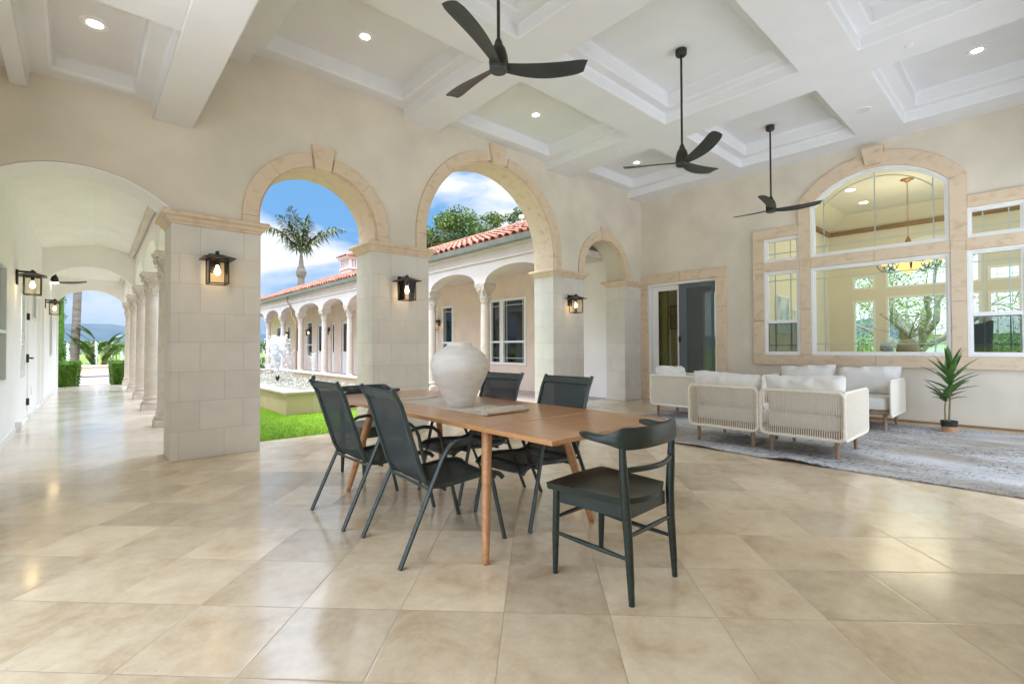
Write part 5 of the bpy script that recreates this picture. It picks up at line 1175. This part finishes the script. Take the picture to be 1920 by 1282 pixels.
for i in range(75): y = 6.8 + i * 0.36; rd_.tube([(10.0, y, 4.90), (10.0, y + 0.40, 4.915)], [0.095, 0.08], 10)
rd_.build('ridge_tiles', TERRA, wg, smooth=True)
chm = MB().box(9.7, 10.5, 22.5, 23.5, 4.4, 4.98).rectloft(9.7, 10.5, 22.5, 23.5, [(0.0, 4.981), (0.06, 5.0), (0.06, 5.05), (0.0, 5.09)])
for i in range(6):
    y = 22.5 + i * 0.19; chm.box(9.70, 9.78, y, y + 0.07, 5.0901, 5.47)
    x = 9.79 + i * 0.125; chm.box(x, x + 0.06, 22.5, 22.58, 5.0901, 5.47)
chm.box(9.80, 10.49, 22.6, 23.49, 5.0901, 5.47).rectloft(9.7, 10.5, 22.5, 23.5, [(0.0, 5.4705), (0.05, 5.5), (0.10, 5.56), (0.10, 5.60)])
ch_ = chm.build('chimney', PINK, wg)
ct = MB(); tile_roof(ct, 9.56, 5.60, 10.1, 5.86, 22.35, 23.65, 0.2, 0.3, 5); ct.add([(10.1, 22.35, 5.86), (10.1, 23.65, 5.86), (10.65, 23.65, 5.6), (10.65, 22.35, 5.6)], [(0, 1, 2, 3)]); ct.add([(9.5, 22.35, 5.603), (10.65, 22.35, 5.603), (10.1, 22.35, 5.86)], [(0, 1, 2)])
ct.build('chimney_cap', TERRA, ch_, smooth=True)
for y, z, lab in ((23.15, 2.05, 'lit lantern on the wing wall between two loggia columns'), (25.55, 2.05, 'dark lantern on wing wall beside the narrow wing window'), (29.1, 1.98, 'distant lit lantern on wing wall behind the fountain spray'), (13.62, 1.99, 'lit lantern on the wing wall seen right of the middle pier, above the vase')):
    l_ = lantern((WX, y, z), PI, lab, power=0.0)
t = thing('roof_pole', 'thin white pole with small cap standing behind the tile roof', 'pole', (14.0, 14.87, 4.0))
MB().tube([(0, 0, -1), (0, 0, 2.6)], 0.025, 8).build('pole', WHITEFRAME, t, local=True); MB().lathe([(0.02, 2.6), (0.11, 2.64), (0.12, 2.74), (0.08, 2.80)], n=14).build('cap', WHITEFRAME, t, local=True)

# ================================================================== FOUNTAIN
fp = thing('fountain_pool', 'raised rectangular stone fountain pool on the lawn', 'fountain', (4.3, 14, 0))
PX0, PX1, PY0, PY1 = 2.79, 5.80, 9.19, 20.2
MB().prism([(PX0, PY0), (PX1, PY0), (PX1, PY1), (PX0, PY1)], [[(PX0 + 0.22, PY0 + 0.22), (PX1 - 0.22, PY0 + 0.22), (PX1 - 0.22, PY1 - 0.22), (PX0 + 0.22, PY1 - 0.22)]], 'z', -0.1, 0.31).build('wall', POOLB, fp, bevel=0.01)
rmm = MB(); ov = 0.035
for z0, z1, e in ((0.3105, 0.335, 0.012), (0.3353, 0.385, ov)):
    rmm.prism([(PX0 - e, PY0 - e), (PX1 + e, PY0 - e), (PX1 + e, PY1 + e), (PX0 - e, PY1 + e)], [[(PX0 + 0.24 + e, PY0 + 0.24 + e), (PX1 - 0.24 - e, PY0 + 0.24 + e), (PX1 - 0.24 - e, PY1 - 0.24 - e), (PX0 + 0.24 + e, PY1 - 0.24 - e)][::1]], 'z', z0, z1)
rmm.build('rim', RIMSTONE, fp, bevel=0.012, seg=3)
MB().box(PX0 + 0.05, PX1 - 0.05, PY0 + 0.05, PY1 - 0.05, -0.099, -0.05).build('floor', POOLSTONE, fp)
wm = MB(); nx, ny = 110, 260; rnd = random.Random(8); vs = []
X0, X1, Y0, Y1 = PX0 + 0.222, PX1 - 0.222, PY0 + 0.222, PY1 - 0.222
for i in range(nx + 1):
    for j in range(ny + 1):
        x, y = X0 + (X1 - X0) * i / nx, Y0 + (Y1 - Y0) * j / ny
        r1 = math.hypot(x - 4.5, y - 15.6); r2_ = math.hypot(x - 5.25, y - 14.6)
        z = 0.20 + 0.010 * math.sin(r1 * 22) * math.exp(-r1 * 0.25) + 0.009 * math.sin(r2_ * 25) * math.exp(-r2_ * 0.3) + 0.006 * math.sin(x * 17 + y * 9) + 0.006 * math.sin(x * 11 - y * 21) + rnd.uniform(-.006, .006)
        vs.append((x, y, z))
k = ny + 1; wm.add(vs, [(i * k + j, i * k + j + 1, (i + 1) * k + j + 1, (i + 1) * k + j) for i in range(nx) for j in range(ny)])
struct(wm.build('water', WATER, smooth=True))
def drops(m, rnd, pts):
    for p, r in pts:
        s = [(1, 0, 0), (-1, 0, 0), (0, 1, 0), (0, -1, 0), (0, 0, 1.4), (0, 0, -1.6)]
        m.add([(p[0] + a * r, p[1] + b * r, p[2] + c * r) for a, b, c in s], [(0, 2, 4), (2, 1, 4), (1, 3, 4), (3, 0, 4), (2, 0, 5), (1, 2, 5), (3, 1, 5), (0, 3, 5)])
def jet(name, lab, loc, H, spread, n, core, seed=0, group=None):
    t = thing(name, lab, 'fountain jet', loc, 0, group); rnd = random.Random(seed); m = MB(); P_ = []
    MB().lathe([(0.03, -0.12), (0.035, 0.03), (0.055, 0.06), (0.06, 0.10), (0.04, 0.16), (0.02, 0.17)], n=14).build('nozzle', BRONZE, t, local=True, smooth=True)
    for i in range(n):
        a = rnd.random() * 2 * PI; u = rnd.random() ** 0.6; v0 = math.sqrt(2 * 9.8 * H) * rnd.uniform(0.72, 1.02); vh = spread * rnd.random() ** 0.7; tt = rnd.random() * 2 * v0 / 9.8
        tt = tt if rnd.random() < 0.75 else tt * 0.5
        z = 0.16 + v0 * tt - 4.9 * tt * tt; r = vh * tt
        if z < -0.05: continue
        P_.append(((r * math.cos(a) + rnd.gauss(0, .01), r * math.sin(a) + rnd.gauss(0, .01), z), rnd.uniform(0.007, 0.020)))
    for i in range(core):
        s = rnd.random(); P_.append(((rnd.gauss(0, 0.012 + 0.03 * s), rnd.gauss(0, 0.012 + 0.03 * s), 0.16 + s * H), rnd.uniform(0.006, 0.013)))
    drops(m, rnd, P_); m.build('spray', SPRAY, t, local=True); return t
jet('fountain_jet', 'tall wide fountain spray in the pool seen through first arch', (4.47, 15.55, 0.20), 1.15, 0.62, 2600, 420, 1, 'fountain jets in the pool')
jet('fountain_jet', 'short narrow fountain jet in pool beside the middle pier', (5.20, 14.6, 0.20), 0.66, 0.06, 90, 230, 2, 'fountain jets in the pool')
b2 = thing('far_basin', 'low stone fountain basin beyond the corridor end', 'fountain', (0.5, 29, 0))
MB().box(-2.5, 3.2, 27.6, 27.9, 0, 0.38).box(-2.5, 3.2, 30.6, 30.9, 0, 0.38).box(-2.5, -2.2, 27.901, 30.599, 0, 0.38).box(2.9, 3.2, 27.901, 30.599, 0, 0.38).build('wall', POOLB, b2, bevel=0.01)
MB().box(-2.55, 3.25, 27.54, 27.98, 0.381, 0.445).build('rim', RIMSTONE, b2, bevel=0.012)
MB().box(-2.2, 2.9, 27.9, 30.6, 0.18, 0.2).build('water_sheet', WATER, b2)
MB().box(-2.6, 3.3, 27.2, 27.55, 0, 0.10).build('step', RIMSTONE, b2, bevel=0.01)
for (x, H, sd_, lab) in ((-0.36, 1.05, 11, 'left thin jet rising from the far basin before the palm trunk'), (0.60, 1.10, 12, 'middle thin jet rising from the far basin before the broad leaved plant'), (1.50, 0.68, 13, 'right short jet rising from the far basin above the right hedge')):
    jet('basin_jet', lab, (x, 29.2, 0.2), H, 0.12, 120, 170, sd_, 'jets of the far basin')

# ================================================================== PLANTING
def leaf_cloud(m, rnd, blobs, n, size, flat=0.4):
    """small leaf quads spread through ellipsoid clumps"""
    tot = sum(b[3] * b[4] * b[5] for b in blobs)
    for bx, by, bz, rx, ry, rz in blobs:
        for i in range(int(n * rx * ry * rz / tot)):
            while True:
                p = Vector((rnd.uniform(-1, 1), rnd.uniform(-1, 1), rnd.uniform(-1, 1)))
                if p.length <= 1: break
            p = p * (0.55 + 0.45 * p.length) if p.length > 0.2 else p
            c = Vector((bx + p.x * rx, by + p.y * ry, bz + p.z * rz)); s = size * rnd.uniform(0.6, 1.3)
            a = Vector((rnd.gauss(0, 1), rnd.gauss(0, 1), rnd.gauss(0, 0.6))).normalized(); b = a.cross(Vector((rnd.gauss(0, 1), rnd.gauss(0, 1), rnd.gauss(0, 1)))).normalized()
            m.add([c - a * s, c - b * s * flat, c + a * s, c + b * s * flat], [(0, 1, 2, 3)])
def limb(m, p0, p1, r0, r1, rnd, n=6, wob=0.08):
    p0, p1 = Vector(p0), Vector(p1); L_ = (p1 - p0).length; pts = []
    for i in range(n + 1):
        s = i / n; p = p0.lerp(p1, s); 
        if 0 < i < n: p += Vector((rnd.uniform(-1, 1), rnd.uniform(-1, 1), rnd.uniform(-.6, .6))) * wob * L_ / n
        pts.append(p)
    m.tube(pts, [r0 + (r1 - r0) * i / n for i in range(n + 1)], 8)
    return pts
def tree(lab, loc, H, R, trunk_h, seed, leaves=9000, lsize=0.07, mt=None, bark=None, nb=7, spread=1.0, group=None, low=0.35, tr=0.16):
    t = thing('tree', lab, 'tree', loc, 0, group); rnd = random.Random(seed); m = MB(); blobs = []
    limb(m, (0, 0, -0.15), (rnd.uniform(-.1, .1), rnd.uniform(-.1, .1), trunk_h), tr, tr * 0.75, rnd)
    for i in range(nb):
        a = 2 * PI * i / nb + rnd.uniform(-.4, .4); rr = R * spread * rnd.uniform(0.45, 0.95); zz = trunk_h + (H - trunk_h) * rnd.uniform(low, 0.95) 
        e = Vector((rr * math.cos(a), rr * math.sin(a), zz)); pts = limb(m, (0, 0, trunk_h * rnd.uniform(0.8, 1.0)), e, tr * 0.5, 0.02, rnd, 7, 0.28)
        for k in range(3):
            q_ = pts[rnd.randint(3, 6)]; e2 = q_ + Vector((rnd.uniform(-1, 1), rnd.uniform(-1, 1), rnd.uniform(-.2, 1))) * R * 0.42; limb(m, q_, e2, 0.03, 0.008, rnd, 4, 0.5)
            s = R * rnd.uniform(0.20, 0.36); blobs.append((e2.x, e2.y, e2.z, s, s, s * 0.7))
        s = R * rnd.uniform(0.22, 0.38); blobs.append((e.x, e.y, e.z, s, s, s * 0.7))
    m.build('trunk', bark or BARK, t, local=True, smooth=True)
    f = MB(); leaf_cloud(f, rnd, blobs, leaves, lsize); f.build('crown', mt or LEAF, t, local=True); return t
tree('rounded green tree above the tile roof, left in the widest arch', (14.5, 20.7, 0), 8.0, 2.3, 4.4, 21, 13000, 0.085, LEAFT, nb=11, low=0.5, group='trees behind the wing roof', tr=0.14)
tree('smaller green tree above the tile roof beside the white pole', (14.5, 16.6, 0), 7.2, 1.5, 4.2, 22, 8000, 0.08, LEAFT, nb=9, low=0.5, group='trees behind the wing roof', tr=0.12)
t = thing('yucca_clump', 'spiky light green clump peeking over roof beside the middle pier', 'plant', (14.2, 22.6, 4.6)); f = MB(); rnd = random.Random(9)
for i in range(70): blade_leaf(f, (rnd.uniform(-.5, .5), rnd.uniform(-.5, .5), rnd.uniform(0, 1.2)), rnd.uniform(0, 6.28), rnd.uniform(0.8, 1.45), rnd.uniform(0.9, 1.6), 0.05, 0.5)
f.build('foliage', LEAFB, t, local=True); MB().tube([(0, 0, -4.7), (0, 0, 0.4)], 0.12, 8).build('trunk', BARK, t, local=True)
def queen_palm(lab, loc, H, fr_len, fronds, seed, tr=0.24, bulge=True, group='palms beyond the wing'):
    """fronds: list of (azimuth, elevation, droop, length factor)"""
    t = thing('palm_tree', lab, 'palm', loc, 0, group); rnd = random.Random(seed)
    pr = [(tr * 1.1, -0.2), (tr, H * 0.3), (tr * 0.95, H * 0.72)]
    if bulge: pr += [(tr * 0.95, H * 0.76), (tr * 1.45, H * 0.79), (tr * 1.5, H * 0.815), (tr * 1.1, H * 0.85), (tr * 0.75, H * 0.875), (tr * 0.5, H * 0.93), (tr * 0.3, H)]
    else: pr += [(tr * 0.9, H)]
    m = MB(); rings = []
    for i in range(len(pr) - 1):
        (r0, z0), (r1, z1) = pr[i], pr[i + 1]
        for k in range(4): s = k / 4; rings.append((r0 + (r1 - r0) * s + rnd.uniform(-.012, .012), z0 + (z1 - z0) * s))
    rings.append(pr[-1]); m.lathe(rings, n=16).build('trunk', PALMBARK, t, local=True, smooth=True)
    f = MB()
    for az, el, dr_, lf_ in fronds:
        P_ = Vector((0, 0, H - 0.25)); d = Vector((math.cos(az) * math.cos(el), math.sin(az) * math.cos(el), math.sin(el))); L_ = fr_len * lf_; n = 34; pts = [P_]
        for i in range(n):
            s = i / n; P_ = P_ + d * L_ / n; d = (d + Vector((0, 0, -dr_ * (0.3 + 1.6 * s) / n))).normalized(); pts.append(P_)
        f.tube(pts, [0.045 * (1 - 0.9 * i / n) + 0.004 for i in range(n + 1)], 5)
        for i in range(5, n + 1):
            s = i / n; dd = (pts[min(i, n)] - pts[i - 1]).normalized(); side = dd.cross(Vector((0, 0, 1))).normalized(); ll = fr_len * 0.27 * math.sin(PI * min(1, 0.18 + 0.82 * s)) ** 0.7 + 0.05
            for sg in (-1, 1):
                for q_ in range(2):
                    v = (side * sg * rnd.uniform(0.55, 0.9) + dd * rnd.uniform(0.3, 0.7) + Vector((0, 0, rnd.uniform(-0.75, 0.15)))).normalized(); l2 = ll * rnd.uniform(0.75, 1.1); b0 = pts[i] + dd * rnd.uniform(-.05, .05); w_ = 0.026 * fr_len / 2.6
                    wv = v.cross(Vector((rnd.uniform(-.3, .3), rnd.uniform(-.3, .3), 1))).normalized() * w_; mid = b0 + v * l2 * 0.55; tip = b0 + v * l2 + Vector((0, 0, -0.22 * l2))
                    f.add([b0 - wv * 0.5, b0 + wv * 0.5, mid + wv, mid - wv, tip], [(0, 1, 2, 3), (3, 2, 4)])
    f.build('fronds', PALMLEAF, t, local=True); return t
# palm seen through the first arch: the two long side fronds spread across the view direction
vr = math.atan2(-math.sin(yaw), math.cos(yaw))      # camera right as an azimuth
queen_palm('tall palm with drooping feathery crown rising behind the tile roof', (12.0, 36.2, 0), 8.2, 4.0, [(vr, 0.95, 1.5, 1.0), (vr + PI, 1.0, 1.55, 1.0), (vr + 0.5, 1.05, 1.2, 0.8), (vr + PI - 0.6, 1.1, 1.2, 0.8), (vr + PI / 2, 1.3, 0.9, 0.85), (vr - PI / 2, 1.25, 1.1, 0.9), (vr + PI * 0.8, 1.42, 2.3, 0.95), (vr + 0.2, 1.45, 0.8, 0.75), (vr + PI * 1.3, 1.2, 1.2, 0.8)], 5)
queen_palm('second palm of which only a frond tip shows left of the middle pier', (18.5, 35.2, 0), 10.4, 2.9, [(i * 0.78, 0.55 + 0.3 * (i % 3), 1.6, 0.95) for i in range(8)], 6)
# beyond the corridor end
def hedge(name, lab, x0, x1, y0, y1, z0, z1, n, seed, taper=0.0, group=None):
    t = thing(name, lab, 'hedge', ((x0 + x1) / 2, (y0 + y1) / 2, 0), 0, group); rnd = random.Random(seed); m = MB()
    MB().rectloft(x0 + 0.05, x1 - 0.05, y0 + 0.05, y1 - 0.05, [(-taper, z0), (0, z1 - 0.05)]).build('core', HEDGE, t)
    for i in range(n):
        f_ = rnd.random(); 
        x, y, z = rnd.uniform(x0, x1), rnd.uniform(y0, y1), rnd.uniform(z0, z1); face = rnd.randint(0, 4)
        if face == 0: y = y0
        elif face == 1: z = z1
        elif face == 2: x = x0
        elif face == 3: x = x1
        else: y = y0
        s_ = taper * (1 - (z - z0) / (z1 - z0)); cx, cy = (x0 + x1) / 2, (y0 + y1) / 2
        x = cx + (x - cx) * (1 - 2 * s_ / (x1 - x0)); y = cy + (y - cy) * (1 - 2 * s_ / (y1 - y0))
        c = Vector((x + rnd.gauss(0, .018), y + rnd.gauss(0, .018), z + rnd.gauss(0, .018))); s = rnd.uniform(0.014, 0.028); a = Vector((rnd.gauss(0, 1), rnd.gauss(0, 1), rnd.gauss(0, 1))).normalized(); b = a.cross(Vector((rnd.gauss(0, 1), rnd.gauss(0, 1), rnd.gauss(0, 1)))).normalized()
        m.add([c - a * s, c - b * s * .5, c + a * s, c + b * s * .5], [(0, 1, 2, 3)])
    m.build('foliage', HEDGE, t); return t
hedge('boxwood_hedge', 'clipped square hedge on the left at the corridor end', -0.60, 0.04, 20.45, 21.3, -0.02, 0.76, 5200, 31, 0.06, 'clipped hedges at the corridor end')
hedge('boxwood_hedge', 'clipped square hedge on right at the corridor end, beside last column', 0.76, 1.35, 20.5, 21.3, -0.02, 0.75, 4200, 32, 0.05, 'clipped hedges at the corridor end')
hedge('topiary_hedge', 'low clipped hedge beyond the pool behind the fountain spray', 5.7, 6.95, 26.2, 27.4, -0.02, 0.72, 3000, 33, 0.0, 'clipped hedges beyond the pool')
t = thing('topiary_ball', 'clipped green topiary head above the far low hedge', 'topiary', (6.75, 28.2, 0)); rnd = random.Random(35); f = MB(); leaf_cloud(f, rnd, [(0, 0, 1.28, 0.42, 0.42, 0.34)], 2600, 0.035); MB().lathe([(0.0005, 0.98), (0.3, 1.05), (0.38, 1.28), (0.3, 1.52), (0.0005, 1.58)], n=18).build('core', HEDGE, t, local=True); f.build('foliage', HEDGE, t, local=True); MB().tube([(0, 0, 0), (0, 0, 1.0)], 0.03, 8).build('stem', BARK, t, local=True)
t = thing('cypress_tree', 'tall dense green cypress left of the palm trunk beyond corridor', 'tree', (-1.05, 32.5, 0)); rnd = random.Random(36); f = MB()
bl = [(rnd.uniform(-.12, .12), rnd.uniform(-.12, .12), 0.3 + i * 0.36, 0.62 - 0.012 * i, 0.62 - 0.012 * i, 0.42) for i in range(22)]
leaf_cloud(f, rnd, bl, 15000, 0.055); f.build('crown', HEDGE, t, local=True); MB().lathe([(0.40, 0.1), (0.52, 2), (0.45, 5), (0.2, 8)], n=14).build('trunk', HEDGE, t, local=True)
t = thing('palm_tree', 'thick grey ringed palm trunk beyond the corridor end', 'palm', (-0.17, 32.0, 0))
rnd = random.Random(37); pr = []; z = -0.1
while z < 9: pr += [(0.185 - 0.006 * z, z), (0.178 - 0.006 * z, z + 0.08)]; z += 0.095
MB().lathe([(r + rnd.uniform(-.004, .004), z) for r, z in pr], n=20).build('trunk', PALMBARK, t, local=True, smooth=True).rotation_euler = (0, D(1.6), 0)
f = MB()
for i in range(16): blade_leaf(f, (0.1, 0, 8.8), i * 0.4, 0.3 + 0.1 * (i % 4), 2.6, 0.25, 1.6)
f.build('fronds', PALMLEAF, t, local=True)
bp_ = thing('bird_of_paradise', 'broad leaved tropical clump behind the far basin', 'plant', (0.72, 32.0, 0)); rnd = random.Random(38); f = MB(); s_ = MB()
def big_leaf(az, lean, hgt, L_, w, droop):
    top = Vector((math.cos(az) * lean, math.sin(az) * lean * 0.6, hgt)); limb(s_, (math.cos(az) * 0.08, 0, 0), top, 0.03, 0.016, rnd, 5, 0.1)
    blade_leaf(f, top - Vector((0, 0, 0.05)), az, 0.85 + rnd.uniform(-.2, .2), L_, w, droop, 0.12, 10)
for i in range(22):
    az = [0, PI][i % 2] + rnd.uniform(-.9, .9); big_leaf(az, rnd.uniform(0.15, 0.75), rnd.uniform(0.8, 1.75), rnd.uniform(0.8, 1.15), rnd.uniform(0.12, 0.19), rnd.uniform(0.5, 1.3))
for i in range(10): big_leaf(rnd.uniform(0, 6.28), rnd.uniform(0.1, 0.5), rnd.uniform(0.25, 0.7), rnd.uniform(0.6, 0.9), 0.13, 0.9)
f.build('foliage', BOPLEAF, bp_, local=True, smooth=True); s_.build('stem', STEM, bp_, local=True)
# vineyard rows and hills far off
t = MB(); rnd = random.Random(40)
for r in range(9):
    y = 40 + r * 4.5; bl = [(x + rnd.uniform(-.3, .3), y, 1.25, 0.75, 0.45, 0.55) for x in range(-14, 13)]
    leaf_cloud(t, rnd, bl, 1500, 0.16, 0.6)
    for x in range(-14, 13, 2): t.tube([(x, y, -0.1), (x, y, 1.2)], 0.04, 5)
o = t.build('vineyard_rows', LEAFT); o['kind'] = 'stuff'
hm_ = MB(); n = 120
for (dist, hgt, sd_) in ((700, 34, 1.3), (1100, 62, 4.1)):
    vs = []
    for i in range(n + 1):
        a = -PI * 0.75 + PI * 1.5 * i / n; h_ = hgt * (0.45 + 0.3 * math.sin(a * 5 + sd_) + 0.17 * math.sin(a * 13 + sd_ * 2) + 0.08 * math.sin(a * 37))
        for s_2, hh in ((-120, -5), (0, max(2, h_)), (160, -5)): vs.append(((dist + s_2) * math.sin(a), (dist + s_2) * math.cos(a), hh))
    hm_.add(vs, [(3 * i + j, 3 * i + j + 1, 3 * i + j + 4, 3 * i + j + 3) for i in range(n) for j in range(2)])
struct(hm_.build('hills', HILLM, smooth=True))
struct(MB().box(-1500, 1500, -1500, 1500, -0.9, -0.41).build('far_ground', FARGRASS))

# ------------------------------------------------------------------ garden beyond the dining room
tree('spreading garden tree outside the dining room windows', (22.0, 3.05, 0), 5.4, 3.1, 0.95, 51, 9000, 0.05, LEAFB, mat('pale grey bark', (0.27, 0.24, 0.20), 0.9, noise=0.2, nscale=6, bump=0.5, bscale=14), nb=10, low=0.25, tr=0.27)
hs = thing('neighbour_house', 'grey shingle roofed house beyond the garden', 'house', (34, 2.6, 0))
MB().box(32, 40, -6, 4.6, -0.1, 1.75).build('wall', WHITEWALL, hs)
MB().prism([(31.4, 1.7), (40.6, 1.7), (36, 3.15)], [], 'y', -6.5, 5.0).build('roof', ROOFGREY, hs)
for x, y, lab, sd_, s in ((27, 6.2, 'bushy shrub left in the garden beyond the dining room', 61, 1.25), (27.5, 1.2, 'bushy shrub right in the garden beyond the dining room', 62, 1.2), (26, 8.6, 'bushy shrub farthest left in garden beyond the dining room', 63, 1.3), (28, -2.2, 'bushy shrub in the garden seen through the right lower window', 64, 0.9)):
    t = thing('garden_shrub', lab, 'shrub', (x, y, 0), 0, 'shrubs in the garden beyond the dining room'); rnd = random.Random(sd_); f = MB()
    bl = [(rnd.uniform(-1, 1) * s, rnd.uniform(-1, 1) * s, rnd.uniform(0.3, 1.1) * s, 0.55 * s, 0.55 * s, 0.5 * s) for i in range(12)]
    leaf_cloud(f, rnd, bl, 3600, 0.065); f.build('foliage', LEAFB, t, local=True); MB().tube([(0, 0, -0.1), (0, 0, s)], 0.05, 6).build('stem', BARK, t, local=True)
